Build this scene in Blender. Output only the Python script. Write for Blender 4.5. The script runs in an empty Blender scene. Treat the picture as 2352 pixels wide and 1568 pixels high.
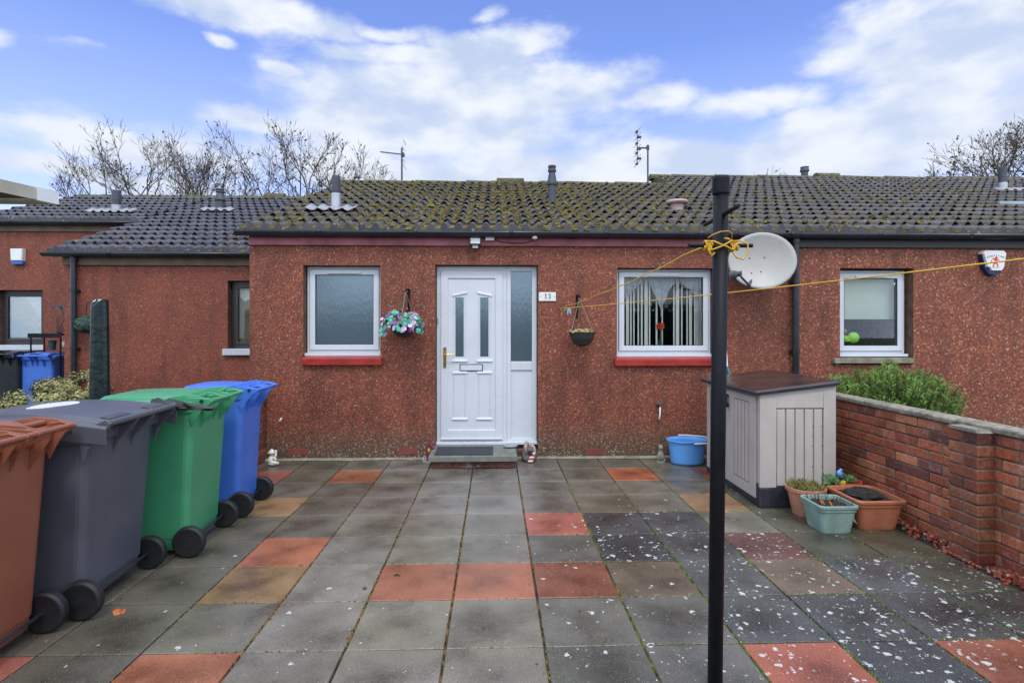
import bpy, bmesh, math, random
from mathutils import Vector, Matrix, noise
R = math.radians
S = bpy.context.scene
COL = S.collection
# ---------------------------------------------------------------- camera, sky, sun, exposure
FPX, HCAM, YAW = 1266.0, 1.483, R(1.77)          # focal length in reference pixels (frame 2352 wide), eye height, yaw
cd = bpy.data.cameras.new('camera'); cam = bpy.data.objects.new('camera', cd); COL.objects.link(cam)
cd.sensor_width = 36; cd.lens = 36*FPX/2352; cd.clip_end = 3000; cd.clip_start = .05
cd.shift_y = -34/2352
cam.location = (0, 0, HCAM); cam.rotation_euler = (R(90), 0, -YAW)
S.camera = cam
S.view_settings.view_transform = 'Standard'; S.view_settings.look = 'None'
S.view_settings.gamma = 1; S.view_settings.exposure = 0.12; S.view_settings.use_curve_mapping = False

SUN_EL, SUN_AZ = 54, 172     # azimuth clockwise from +Y: behind the camera, a little to the left
ld = bpy.data.lights.new('sun', 'SUN'); ld.energy = 1.1; ld.angle = R(11); ld.color = (1, .965, .91)
sun = bpy.data.objects.new('sun', ld); COL.objects.link(sun)
sdir = Vector((math.sin(R(SUN_AZ))*math.cos(R(SUN_EL)), math.cos(R(SUN_AZ))*math.cos(R(SUN_EL)), math.sin(R(SUN_EL))))
sun.rotation_euler = sdir.to_track_quat('Z', 'Y').to_euler(); sun.location = (0, -10, 20)

W = bpy.data.worlds.new('World'); S.world = W; W.use_nodes = True
nt = W.node_tree; nt.nodes.clear()
def wn(t, **k):
    n = nt.nodes.new(t)
    for a, b in k.items(): setattr(n, a, b)
    return n
def wl(a, b): nt.links.new(a, b)
def wm(op, a, b=None, c=None, clamp=False):
    n = wn('ShaderNodeMath', operation=op, use_clamp=clamp)
    for i, v in enumerate((a, b, c)):
        if v is None: continue
        if isinstance(v, (int, float)): n.inputs[i].default_value = v
        else: wl(v, n.inputs[i])
    return n.outputs[0]
out = wn('ShaderNodeOutputWorld'); bg = wn('ShaderNodeBackground'); wl(bg.outputs[0], out.inputs[0])
bg.inputs[1].default_value = 0.13
sky = wn('ShaderNodeTexSky', sky_type='NISHITA', sun_disc=False)
sky.sun_elevation = R(SUN_EL); sky.sun_rotation = R(SUN_AZ); sky.dust_density = .5; sky.ozone_density = 1.6
tc = wn('ShaderNodeTexCoord'); sep = wn('ShaderNodeSeparateXYZ')
nrm = wn('ShaderNodeVectorMath', operation='NORMALIZE'); wl(tc.outputs['Generated'], nrm.inputs[0]); wl(nrm.outputs[0], sep.inputs[0])
az = wm('ARCTAN2', sep.outputs[0], sep.outputs[1]); el = wm('ARCSINE', sep.outputs[2])
# wispy warp of the cloud outlines
cmb = wn('ShaderNodeCombineXYZ'); wl(az, cmb.inputs[0]); wl(wm('MULTIPLY', el, 1.9), cmb.inputs[1])
n1 = wn('ShaderNodeTexNoise'); n1.inputs['Scale'].default_value = 5.5; n1.inputs['Detail'].default_value = 9; n1.inputs['Roughness'].default_value = .6
wl(cmb.outputs[0], n1.inputs['Vector'])
n2 = wn('ShaderNodeTexNoise'); n2.inputs['Scale'].default_value = 3.2; n2.inputs['Detail'].default_value = 6
wl(cmb.outputs[0], n2.inputs['Vector'])
sc = wn('ShaderNodeSeparateColor'); wl(n2.outputs['Color'], sc.inputs[0])
azw = wm('ADD', az, wm('MULTIPLY', wm('SUBTRACT', sc.outputs[0], .5), .16))
elw = wm('ADD', el, wm('MULTIPLY', wm('SUBTRACT', sc.outputs[1], .5), .10))
CL = [(1060,215,300,100,1),(1010,135,260,40,.9),(1130,85,150,40,.95),(625,38,220,46,.95),(545,105,34,18,.85),(690,160,50,14,.8),
      (830,118,120,26,.85),(880,60,90,22,.7),(1000,310,300,60,.95),(1560,390,1100,62,1.05),(380,370,290,45,.85),(590,275,110,38,.8),(250,420,300,30,.8),
      (1760,215,130,42,.95),(2000,270,330,70,.95),(1850,330,420,50,.95),(2260,110,300,190,.82),(1520,215,120,28,.7),(1930,110,90,45,.6),
      (25,80,45,20,.65),(180,108,75,15,.55),(1390,170,110,45,.55),(1120,20,60,14,.6),(2300,330,330,70,.8)]
acc = None
for (x, y, rx, ry, w) in CL:
    a0 = math.atan((x-1137)/FPX); q = math.hypot(FPX, x-1137); e0 = math.atan((750-y)/q)
    ra = rx/FPX*math.cos(a0)**2; re = ry/q*math.cos(e0)**2
    da = wm('MULTIPLY', wm('SUBTRACT', azw, a0), 1/ra); de = wm('MULTIPLY', wm('SUBTRACT', elw, e0), 1/re)
    d = wm('SQRT', wm('ADD', wm('MULTIPLY', da, da), wm('MULTIPLY', de, de)))
    m = wm('MULTIPLY', wm('MULTIPLY_ADD', d, -.6, 1.15, clamp=True), w)
    acc = m if acc is None else wm('MAXIMUM', acc, m)
# clouds over the rest of the sky (overhead and behind)
n3 = wn('ShaderNodeTexNoise'); n3.inputs['Scale'].default_value = 2.2; n3.inputs['Detail'].default_value = 7; wl(nrm.outputs[0], n3.inputs['Vector'])
hi = wn('ShaderNodeMapRange'); hi.inputs[1].default_value = .58; hi.inputs[2].default_value = .8; wl(el, hi.inputs[0])
bk = wn('ShaderNodeMapRange'); bk.inputs[1].default_value = .1; bk.inputs[2].default_value = -.3; wl(sep.outputs[1], bk.inputs[0])
rest = wm('MULTIPLY', wm('MAXIMUM', hi.outputs[0], bk.outputs[0]), wm('MULTIPLY_ADD', n3.outputs[0], 1.1, .25))
acc = wm('MAXIMUM', acc, rest)
soft = wm('ADD', acc, wm('MULTIPLY', wm('SUBTRACT', n1.outputs[0], .5), 1.45))
mr = wn('ShaderNodeMapRange', interpolation_type='SMOOTHSTEP'); mr.inputs[1].default_value = .19; mr.inputs[2].default_value = .70; wl(soft, mr.inputs[0])
tint = wn('ShaderNodeMix', data_type='RGBA', blend_type='MULTIPLY'); tint.inputs[0].default_value = 1
wl(sky.outputs[0], tint.inputs[6]); tint.inputs[7].default_value = (1.36, 1.36, 1.9, 1)
# cloud body brightness: white with faint blue-grey bases
n4 = wn('ShaderNodeTexNoise'); n4.inputs['Scale'].default_value = 6.5; n4.inputs['Detail'].default_value = 9; wl(cmb.outputs[0], n4.inputs['Vector'])
n4r = wn('ShaderNodeMapRange', interpolation_type='SMOOTHSTEP'); n4r.inputs[1].default_value = .36; n4r.inputs[2].default_value = .62; wl(n4.outputs[0], n4r.inputs[0])
cc = wn('ShaderNodeMix', data_type='RGBA'); wl(n4r.outputs[0], cc.inputs[0])
cc.inputs[6].default_value = (3.9, 4.7, 6.4, 1); cc.inputs[7].default_value = (6.5, 6.8, 7.3, 1)
ccb = wn('ShaderNodeMix', data_type='RGBA', blend_type='MULTIPLY'); ccb.inputs[0].default_value = 1; wl(cc.outputs[2], ccb.inputs[6])
up = wm('MULTIPLY_ADD', wm('MAXIMUM', hi.outputs[0], bk.outputs[0]), 1.3, 1.0)
cu = wn('ShaderNodeCombineColor'); [wl(up, cu.inputs[i]) for i in range(3)]; wl(cu.outputs[0], ccb.inputs[7])
mx = wn('ShaderNodeMix', data_type='RGBA'); wl(mr.outputs[0], mx.inputs[0]); wl(tint.outputs[2], mx.inputs[6]); wl(ccb.outputs[2], mx.inputs[7])
# pale air close to the horizon
hz = wn('ShaderNodeMapRange'); hz.inputs[1].default_value = .46; hz.inputs[2].default_value = .12; hz.inputs[4].default_value = .5; wl(el, hz.inputs[0])
mh = wn('ShaderNodeMix', data_type='RGBA'); wl(hz.outputs[0], mh.inputs[0]); wl(mx.outputs[2], mh.inputs[6]); mh.inputs[7].default_value = (5.4, 5.9, 7.0, 1)
wl(mh.outputs[2], bg.inputs[0])

# ---------------------------------------------------------------- pixel -> place helpers (2352-wide reference frame)
ca, sa = math.cos(YAW), math.sin(YAW)
def ray(x, y):
    u = (x-1176)/FPX; v = (750-y)/FPX
    return Vector((u*ca+sa, ca-u*sa, v))
def onY(x, y, Y): d = ray(x, y); t = Y/d.y; return Vector((d.x*t, Y, HCAM+d.z*t))
def ont(x, y, t): d = ray(x, y)*t; d.z += HCAM; return d
def gnd(x, y): return ont(x, y, HCAM*FPX/(y-750))

# ---------------------------------------------------------------- materials
def nodes(m):
    m.use_nodes = True; t = m.node_tree
    return t, t.nodes['Principled BSDF']
def ramp(t, stops):
    r = t.nodes.new('ShaderNodeValToRGB'); e = r.color_ramp.elements
    while len(e) < len(stops): e.new(.5)
    for i, (p, c) in enumerate(stops): e[i].position = p; e[i].color = (*c, 1)
    return r
def mat(name, c, rough=.5, var=.18, scale=6, bump=0, bscale=80, metal=0, c2=None, dirt=0, spec=.5, coat=0):
    m = bpy.data.materials.new(name); t, b = nodes(m); L = t.links.new
    co = t.nodes.new('ShaderNodeTexCoord').outputs['Object']
    n = t.nodes.new('ShaderNodeTexNoise'); n.inputs['Scale'].default_value = scale; n.inputs['Detail'].default_value = 6; L(co, n.inputs['Vector'])
    lo = tuple(max(0, x*(1-var)) for x in c); hi_ = c2 or tuple(min(1, x*(1+var)) for x in c)
    r = ramp(t, [(.35, lo), (.65, hi_)]); L(n.outputs[0], r.inputs[0]); last = r.outputs[0]
    if dirt:
        n5 = t.nodes.new('ShaderNodeTexNoise'); n5.inputs['Scale'].default_value = 2.3; n5.inputs['Detail'].default_value = 9; n5.inputs['Roughness'].default_value = .7; L(co, n5.inputs['Vector'])
        r5 = ramp(t, [(.45, (0,0,0)), (.75, (dirt,)*3)]); L(n5.outputs[0], r5.inputs[0])
        x = t.nodes.new('ShaderNodeMix'); x.data_type = 'RGBA'; L(r5.outputs[0], x.inputs[0]); L(last, x.inputs[6]); x.inputs[7].default_value = (.07,.06,.04,1); last = x.outputs[2]
    L(last, b.inputs['Base Color'])
    rr = t.nodes.new('ShaderNodeMapRange'); rr.inputs[3].default_value = max(.03, rough-.08); rr.inputs[4].default_value = min(1, rough+.1)
    L(n.outputs[0], rr.inputs[0]); L(rr.outputs[0], b.inputs['Roughness'])
    b.inputs['Metallic'].default_value = metal; b.inputs['Specular IOR Level'].default_value = spec; b.inputs['Coat Weight'].default_value = coat
    if bump:
        n6 = t.nodes.new('ShaderNodeTexNoise'); n6.inputs['Scale'].default_value = bscale; n6.inputs['Detail'].default_value = 4; L(co, n6.inputs['Vector'])
        bp = t.nodes.new('ShaderNodeBump'); bp.inputs['Strength'].default_value = bump; bp.inputs['Distance'].default_value = .01
        L(n6.outputs[0], bp.inputs['Height']); L(bp.outputs[0], b.inputs['Normal'])
    return m

def mat_harl(name, base, warm, pale, chips=62, damp=True, pale_cut=.93):
    """roughcast render: dash chips of mixed stone over a red-brown coat, damp and algae at the foot"""
    m = bpy.data.materials.new(name); t, b = nodes(m); L = t.links.new; N = t.nodes.new
    geo = N('ShaderNodeNewGeometry').outputs['Position']
    wv = N('ShaderNodeTexNoise'); wv.inputs['Scale'].default_value = 40; L(geo, wv.inputs['Vector'])
    mixv = N('ShaderNodeMix'); mixv.data_type = 'VECTOR'; mixv.inputs[0].default_value = .02; L(geo, mixv.inputs[4]); L(wv.outputs['Color'], mixv.inputs[5])
    v = N('ShaderNodeTexVoronoi'); v.inputs['Scale'].default_value = chips; L(mixv.outputs[1], v.inputs['Vector'])
    s = N('ShaderNodeSeparateColor'); L(v.outputs['Color'], s.inputs[0])
    dk = tuple(x*.5 for x in base)
    r = ramp(t, [(0, dk), (.3, tuple(x*.8 for x in base)), (.55, base), (.78, warm), (pale_cut-.03, tuple(min(1, x*1.35) for x in warm)), (pale_cut, pale)])
    L(s.outputs[0], r.inputs[0])
    # gaps between chips
    g = N('ShaderNodeMapRange'); g.inputs[1].default_value = .35/1; g.inputs[2].default_value = .75; g.inputs[3].default_value = 0; g.inputs[4].default_value = .75; L(v.outputs['Distance'], g.inputs[0])
    x1 = N('ShaderNodeMix'); x1.data_type = 'RGBA'; L(g.outputs[0], x1.inputs[0]); L(r.outputs[0], x1.inputs[6]); x1.inputs[7].default_value = (*[x*.55 for x in base], 1)
    # large weathering patches
    n = N('ShaderNodeTexNoise'); n.inputs['Scale'].default_value = 2.2; n.inputs['Detail'].default_value = 9; n.inputs['Roughness'].default_value = .8; L(geo, n.inputs['Vector'])
    r2 = ramp(t, [(.3, (.62,.60,.58)), (.5, (1,1,1)), (.7, (1.12,1.06,.95))]); L(n.outputs[0], r2.inputs[0])
    x2 = N('ShaderNodeMix'); x2.data_type = 'RGBA'; x2.blend_type = 'MULTIPLY'; x2.inputs[0].default_value = 1; L(x1.outputs[2], x2.inputs[6]); L(r2.outputs[0], x2.inputs[7])
    ms = N('ShaderNodeMapping'); ms.inputs['Scale'].default_value = (5, 5, .55); L(geo, ms.inputs[0])
    ns = N('ShaderNodeTexNoise'); ns.inputs['Scale'].default_value = 1.3; ns.inputs['Detail'].default_value = 5; L(ms.outputs[0], ns.inputs['Vector'])
    rs = ramp(t, [(.36, (.80,.82,.82)), (.52, (1,1,1)), (.7, (1.06,1.02,1))]); L(ns.outputs[0], rs.inputs[0])
    xs_ = N('ShaderNodeMix'); xs_.data_type = 'RGBA'; xs_.blend_type = 'MULTIPLY'; xs_.inputs[0].default_value = 1; L(x2.outputs[2], xs_.inputs[6]); L(rs.outputs[0], xs_.inputs[7])
    last = xs_.outputs[2]
    if damp:
        sp = N('ShaderNodeSeparateXYZ'); L(geo, sp.inputs[0])
        a = N('ShaderNodeMath'); a.operation = 'MULTIPLY_ADD'; L(n.outputs[0], a.inputs[0]); a.inputs[1].default_value = -.75; L(sp.outputs[2], a.inputs[2])
        mr = N('ShaderNodeMapRange'); mr.inputs[1].default_value = .04; mr.inputs[2].default_value = -.36; mr.inputs[4].default_value = .85; L(a.outputs[0], mr.inputs[0])
        r3 = ramp(t, [(0, (.035,.03,.018)), (.6, (.075,.065,.04)), (.93, (.15,.13,.09)), (.95, (.42,.40,.33))]); L(s.outputs[1], r3.inputs[0])
        x3 = N('ShaderNodeMix'); x3.data_type = 'RGBA'; L(mr.outputs[0], x3.inputs[0]); L(last, x3.inputs[6]); L(r3.outputs[0], x3.inputs[7]); last = x3.outputs[2]
    L(last, b.inputs['Base Color']); b.inputs['Roughness'].default_value = .62; b.inputs['Specular IOR Level'].default_value = .4
    bp = N('ShaderNodeBump'); bp.invert = True; bp.inputs['Strength'].default_value = .7; bp.inputs['Distance'].default_value = .005
    L(v.outputs['Distance'], bp.inputs['Height']); L(bp.outputs[0], b.inputs['Normal'])
    return m

def mat_attr(name, rough=(.25,.6), grain=120, var=.35, lichen=False, bump=.25, white=0):
    """colour from the mesh's own per-piece 'Col' attribute, broken up by grain, stains, lichen"""
    m = bpy.data.materials.new(name); t, b = nodes(m); L = t.links.new; N = t.nodes.new
    at = N('ShaderNodeAttribute'); at.attribute_name = 'Col'
    geo = N('ShaderNodeNewGeometry').outputs['Position']
    n = N('ShaderNodeTexNoise'); n.inputs['Scale'].default_value = grain; n.inputs['Detail'].default_value = 5; L(geo, n.inputs['Vector'])
    r = ramp(t, [(.3, (1-var,)*3), (.7, (1+var,)*3)]); L(n.outputs[0], r.inputs[0])
    x = N('ShaderNodeMix'); x.data_type = 'RGBA'; x.blend_type = 'MULTIPLY'; x.inputs[0].default_value = 1; L(at.outputs['Color'], x.inputs[6]); L(r.outputs[0], x.inputs[7])
    n2 = N('ShaderNodeTexNoise'); n2.inputs['Scale'].default_value = 3.1; n2.inputs['Detail'].default_value = 5; n2.inputs['Roughness'].default_value = .55; L(geo, n2.inputs['Vector'])
    r2 = ramp(t, [(.3, (.58,.56,.52)), (.5, (.97,.97,.95)), (.72, (1.2,1.19,1.17))]); L(n2.outputs[0], r2.inputs[0])
    x2 = N('ShaderNodeMix'); x2.data_type = 'RGBA'; x2.blend_type = 'MULTIPLY'; x2.inputs[0].default_value = 1; L(x.outputs[2], x2.inputs[6]); L(r2.outputs[0], x2.inputs[7])
    last = x2.outputs[2]
    if lichen:
        mo = N('ShaderNodeVectorMath'); mo.operation = 'MULTIPLY_ADD'; L(geo, mo.inputs[0]); mo.inputs[1].default_value = (1/.46, 1/.457, 0); mo.inputs[2].default_value = (.5+20, -2.55/.457+20, 0)
        fr = N('ShaderNodeVectorMath'); fr.operation = 'FRACTION'; L(mo.outputs[0], fr.inputs[0])
        ab = N('ShaderNodeVectorMath'); ab.operation = 'SUBTRACT'; L(fr.outputs[0], ab.inputs[0]); ab.inputs[1].default_value = (.5,.5,0)
        a2 = N('ShaderNodeVectorMath'); a2.operation = 'ABSOLUTE'; L(ab.outputs[0], a2.inputs[0]); sx = N('ShaderNodeSeparateXYZ'); L(a2.outputs[0], sx.inputs[0])
        mxe = N('ShaderNodeMath'); mxe.operation = 'MAXIMUM'; L(sx.outputs[0], mxe.inputs[0]); L(sx.outputs[1], mxe.inputs[1])
        ne = N('ShaderNodeTexNoise'); ne.inputs['Scale'].default_value = 4.2; ne.inputs['Detail'].default_value = 6; L(geo, ne.inputs['Vector'])
        # slabs dry from the edges inwards: darker, damp, blotchy middles
        ad = N('ShaderNodeMath'); ad.operation = 'MULTIPLY_ADD'; L(ne.outputs[0], ad.inputs[0]); ad.inputs[1].default_value = 1.0; L(mxe.outputs[0], ad.inputs[2])
        re_ = ramp(t, [(.5, (.70,.67,.62)), (.66, (.9,.885,.86)), (.82, (1.03,1.02,1.0)), (.97, (1.14,1.13,1.1))]); L(ad.outputs[0], re_.inputs[0])
        xe = N('ShaderNodeMix'); xe.data_type = 'RGBA'; xe.blend_type = 'MULTIPLY'; xe.inputs[0].default_value = 1; L(last, xe.inputs[6]); L(re_.outputs[0], xe.inputs[7])
        nb = N('ShaderNodeTexNoise'); nb.inputs['Scale'].default_value = .85; nb.inputs['Detail'].default_value = 3; L(geo, nb.inputs['Vector'])
        rb = ramp(t, [(.36, (.80,.79,.70)), (.55, (1,1,1))]); L(nb.outputs[0], rb.inputs[0])
        xb = N('ShaderNodeMix'); xb.data_type = 'RGBA'; xb.blend_type = 'MULTIPLY'; xb.inputs[0].default_value = 1; L(xe.outputs[2], xb.inputs[6]); L(rb.outputs[0], xb.inputs[7]); last = xb.outputs[2]
    if white:
        n3 = N('ShaderNodeTexNoise'); n3.inputs['Scale'].default_value = 9; n3.inputs['Detail'].default_value = 12; n3.inputs['Roughness'].default_value = .8; L(geo, n3.inputs['Vector'])
        r3 = ramp(t, [(.54, (0,0,0)), (.72, (white,)*3)]); L(n3.outputs[0], r3.inputs[0])
        x3 = N('ShaderNodeMix'); x3.data_type = 'RGBA'; L(r3.outputs[0], x3.inputs[0]); L(last, x3.inputs[6]); x3.inputs[7].default_value = (.6,.52,.48,1); last = x3.outputs[2]
    if lichen:
        for (sc_, th, cl_) in ((210, .2, (.42,.40,.37)), (150, .17, (.02,.02,.018))):      # aggregate specks and pits
            va = N('ShaderNodeTexVoronoi'); va.inputs['Scale'].default_value = sc_; L(geo, va.inputs['Vector'])
            sa_ = N('ShaderNodeSeparateColor'); L(va.outputs['Color'], sa_.inputs[0])
            k1 = N('ShaderNodeMath'); k1.operation = 'LESS_THAN'; L(sa_.outputs[0], k1.inputs[0]); k1.inputs[1].default_value = .16
            k2 = N('ShaderNodeMapRange'); k2.inputs[1].default_value = .42; k2.inputs[2].default_value = .2; k2.inputs[4].default_value = .6; L(va.outputs['Distance'], k2.inputs[0])
            k3 = N('ShaderNodeMath'); k3.operation = 'MULTIPLY'; L(k1.outputs[0], k3.inputs[0]); L(k2.outputs[0], k3.inputs[1])
            xa_ = N('ShaderNodeMix'); xa_.data_type = 'RGBA'; L(k3.outputs[0], xa_.inputs[0]); L(last, xa_.inputs[6]); xa_.inputs[7].default_value = (*cl_, 1); last = xa_.outputs[2]
        nw = N('ShaderNodeTexNoise'); nw.inputs['Scale'].default_value = 42; nw.inputs['Detail'].default_value = 4; L(geo, nw.inputs['Vector'])
        mv = N('ShaderNodeMix'); mv.data_type = 'VECTOR'; mv.inputs[0].default_value = .045; L(geo, mv.inputs[4]); L(nw.outputs['Color'], mv.inputs[5])
        prev = None
        for scl, lo_ in ((24, .30), (52, .26)):
            v = N('ShaderNodeTexVoronoi'); v.inputs['Scale'].default_value = scl; L(mv.outputs[1], v.inputs['Vector'])
            s = N('ShaderNodeSeparateColor'); L(v.outputs['Color'], s.inputs[0])
            # random size per spot, gated by how much lichen the slab carries and by a patchiness noise
            pn = N('ShaderNodeTexNoise'); pn.inputs['Scale'].default_value = 6; L(geo, pn.inputs['Vector'])
            pr = N('ShaderNodeMapRange'); pr.inputs[1].default_value = .35; pr.inputs[2].default_value = .62; L(pn.outputs[0], pr.inputs[0])
            ml = N('ShaderNodeMath'); ml.operation = 'MULTIPLY'; L(at.outputs['Alpha'], ml.inputs[0]); L(pr.outputs[0], ml.inputs[1])
            gt = N('ShaderNodeMath'); gt.operation = 'LESS_THAN'; L(s.outputs[0], gt.inputs[0]); L(ml.outputs[0], gt.inputs[1])
            sz = N('ShaderNodeMath'); sz.operation = 'MULTIPLY_ADD'; L(s.outputs[1], sz.inputs[0]); sz.inputs[1].default_value = .30; sz.inputs[2].default_value = lo_-.15
            df = N('ShaderNodeMath'); df.operation = 'SUBTRACT'; L(sz.outputs[0], df.inputs[0]); L(v.outputs['Distance'], df.inputs[1])
            st = N('ShaderNodeMapRange'); st.inputs[1].default_value = 0; st.inputs[2].default_value = .11; L(df.outputs[0], st.inputs[0])
            mm = N('ShaderNodeMath'); mm.operation = 'MULTIPLY'; L(st.outputs[0], mm.inputs[0]); L(gt.outputs[0], mm.inputs[1])
            if prev is None: prev = mm.outputs[0]
            else:
                mxx = N('ShaderNodeMath'); mxx.operation = 'MAXIMUM'; L(prev, mxx.inputs[0]); L(mm.outputs[0], mxx.inputs[1]); prev = mxx.outputs[0]
        x4 = N('ShaderNodeMix'); x4.data_type = 'RGBA'; L(prev, x4.inputs[0]); L(last, x4.inputs[6]); x4.inputs[0].default_value = 1; rl = ramp(t, [(.3, (.30,.30,.27)), (.6, (.56,.56,.53))]); L(n.outputs[0], rl.inputs[0]); L(rl.outputs[0], x4.inputs[7]); last = x4.outputs[2]
    L(last, b.inputs['Base Color'])
    rr = N('ShaderNodeMapRange'); rr.inputs[1].default_value = .3; rr.inputs[2].default_value = .7; rr.inputs[3].default_value = rough[0]; rr.inputs[4].default_value = rough[1]; L(n2.outputs[0], rr.inputs[0]); L(rr.outputs[0], b.inputs['Roughness'])
    bp = N('ShaderNodeBump'); bp.inputs['Strength'].default_value = bump; bp.inputs['Distance'].default_value = .004; L(n.outputs[0], bp.inputs['Height']); L(bp.outputs[0], b.inputs['Normal'])
    return m

def mat_glass(name, tint=(.8,.85,.85), rough=.02):
    m = bpy.data.materials.new(name); t, b = nodes(m); L = t.links.new; N = t.nodes.new
    t.nodes.remove(b); o = t.nodes['Material Output']
    tr = N('ShaderNodeBsdfTransparent'); tr.inputs[0].default_value = (*tint, 1)
    gl = N('ShaderNodeBsdfGlossy'); gl.inputs['Roughness'].default_value = rough; gl.inputs[0].default_value = (.9,.95,1,1)
    fr = N('ShaderNodeFresnel'); fr.inputs[0].default_value = 1.6
    ad = N('ShaderNodeMath'); ad.operation = 'MULTIPLY_ADD'; L(fr.outputs[0], ad.inputs[0]); ad.inputs[1].default_value = .6; ad.inputs[2].default_value = 0
    mx = N('ShaderNodeMixShader'); L(ad.outputs[0], mx.inputs[0]); L(tr.outputs[0], mx.inputs[1]); L(gl.outputs[0], mx.inputs[2]); L(mx.outputs[0], o.inputs[0])
    return m
def mat_frost(name):
    m = bpy.data.materials.new(name); t, b = nodes(m); L = t.links.new; N = t.nodes.new
    geo = N('ShaderNodeTexCoord').outputs['Object']
    mp = N('ShaderNodeMapping'); mp.inputs['Scale'].default_value = (70, 70, 20); L(geo, mp.inputs[0])
    n = N('ShaderNodeTexNoise'); n.inputs['Scale'].default_value = 1; n.inputs['Detail'].default_value = 3; L(mp.outputs[0], n.inputs['Vector'])
    b.inputs['Base Color'].default_value = (.07,.10,.12,1); b.inputs['Roughness'].default_value = .17; b.inputs['IOR'].default_value = 2.7; b.inputs['Specular Tint'].default_value = (.7,.9,1,1)
    bp = N('ShaderNodeBump'); bp.inputs['Strength'].default_value = .12; bp.inputs['Distance'].default_value = .01; L(n.outputs[0], bp.inputs['Height']); L(bp.outputs[0], b.inputs['Normal'])
    return m
def mat_roof(name, moss=.5, base=(.05,.048,.055)):
    m = bpy.data.materials.new(name); t, b = nodes(m); L = t.links.new; N = t.nodes.new
    at = N('ShaderNodeAttribute'); at.attribute_name = 'Col'
    geo = N('ShaderNodeNewGeometry').outputs['Position']
    n = N('ShaderNodeTexNoise'); n.inputs['Scale'].default_value = 45; n.inputs['Detail'].default_value = 6; L(geo, n.inputs['Vector'])
    r = ramp(t, [(.3, tuple(x*.6 for x in base)), (.7, tuple(x*1.5 for x in base))]); L(n.outputs[0], r.inputs[0])
    x = N('ShaderNodeMix'); x.data_type = 'RGBA'; x.blend_type = 'MULTIPLY'; x.inputs[0].default_value = 1; L(r.outputs[0], x.inputs[6]); L(at.outputs['Color'], x.inputs[7])
    n2 = N('ShaderNodeTexNoise'); n2.inputs['Scale'].default_value = 7; n2.inputs['Detail'].default_value = 9; n2.inputs['Roughness'].default_value = .75; L(geo, n2.inputs['Vector'])
    ml = N('ShaderNodeMath'); ml.operation = 'ADD'; L(n2.outputs[0], ml.inputs[0]); L(at.outputs['Alpha'], ml.inputs[1])
    mr = N('ShaderNodeMapRange'); mr.inputs[1].default_value = 1.02-moss*.3; mr.inputs[2].default_value = 1.2-moss*.3; mr.inputs[4].default_value = .85; L(ml.outputs[0], mr.inputs[0])
    n3 = N('ShaderNodeTexNoise'); n3.inputs['Scale'].default_value = 20; n3.inputs['Detail'].default_value = 4; L(geo, n3.inputs['Vector'])
    r3 = ramp(t, [(.3, (.05,.045,.015)), (.5, (.11,.1,.025)), (.7, (.13,.075,.03))]); L(n3.outputs[0], r3.inputs[0])
    x2 = N('ShaderNodeMix'); x2.data_type = 'RGBA'; L(mr.outputs[0], x2.inputs[0]); L(x.outputs[2], x2.inputs[6]); L(r3.outputs[0], x2.inputs[7])
    # tiny pale lichen and bird-dropping flecks
    v = N('ShaderNodeTexVoronoi'); v.inputs['Scale'].default_value = 9; L(geo, v.inputs['Vector'])
    fl = N('ShaderNodeMapRange'); fl.inputs[1].default_value = .17; fl.inputs[2].default_value = .12; fl.inputs[4].default_value = .55; L(v.outputs['Distance'], fl.inputs[0])
    x3 = N('ShaderNodeMix'); x3.data_type = 'RGBA'; L(fl.outputs[0], x3.inputs[0]); L(x2.outputs[2], x3.inputs[6]); x3.inputs[7].default_value = (.32,.29,.26,1)
    L(x3.outputs[2], b.inputs['Base Color'])
    ro = N('ShaderNodeMapRange'); ro.inputs[3].default_value = .42; ro.inputs[4].default_value = .95; L(mr.outputs[0], ro.inputs[0]); L(ro.outputs[0], b.inputs['Roughness'])
    bp = N('ShaderNodeBump'); bp.inputs['Strength'].default_value = .5; bp.inputs['Distance'].default_value = .008; L(n.outputs[0], bp.inputs['Height']); L(bp.outputs[0], b.inputs['Normal'])
    return m

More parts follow.
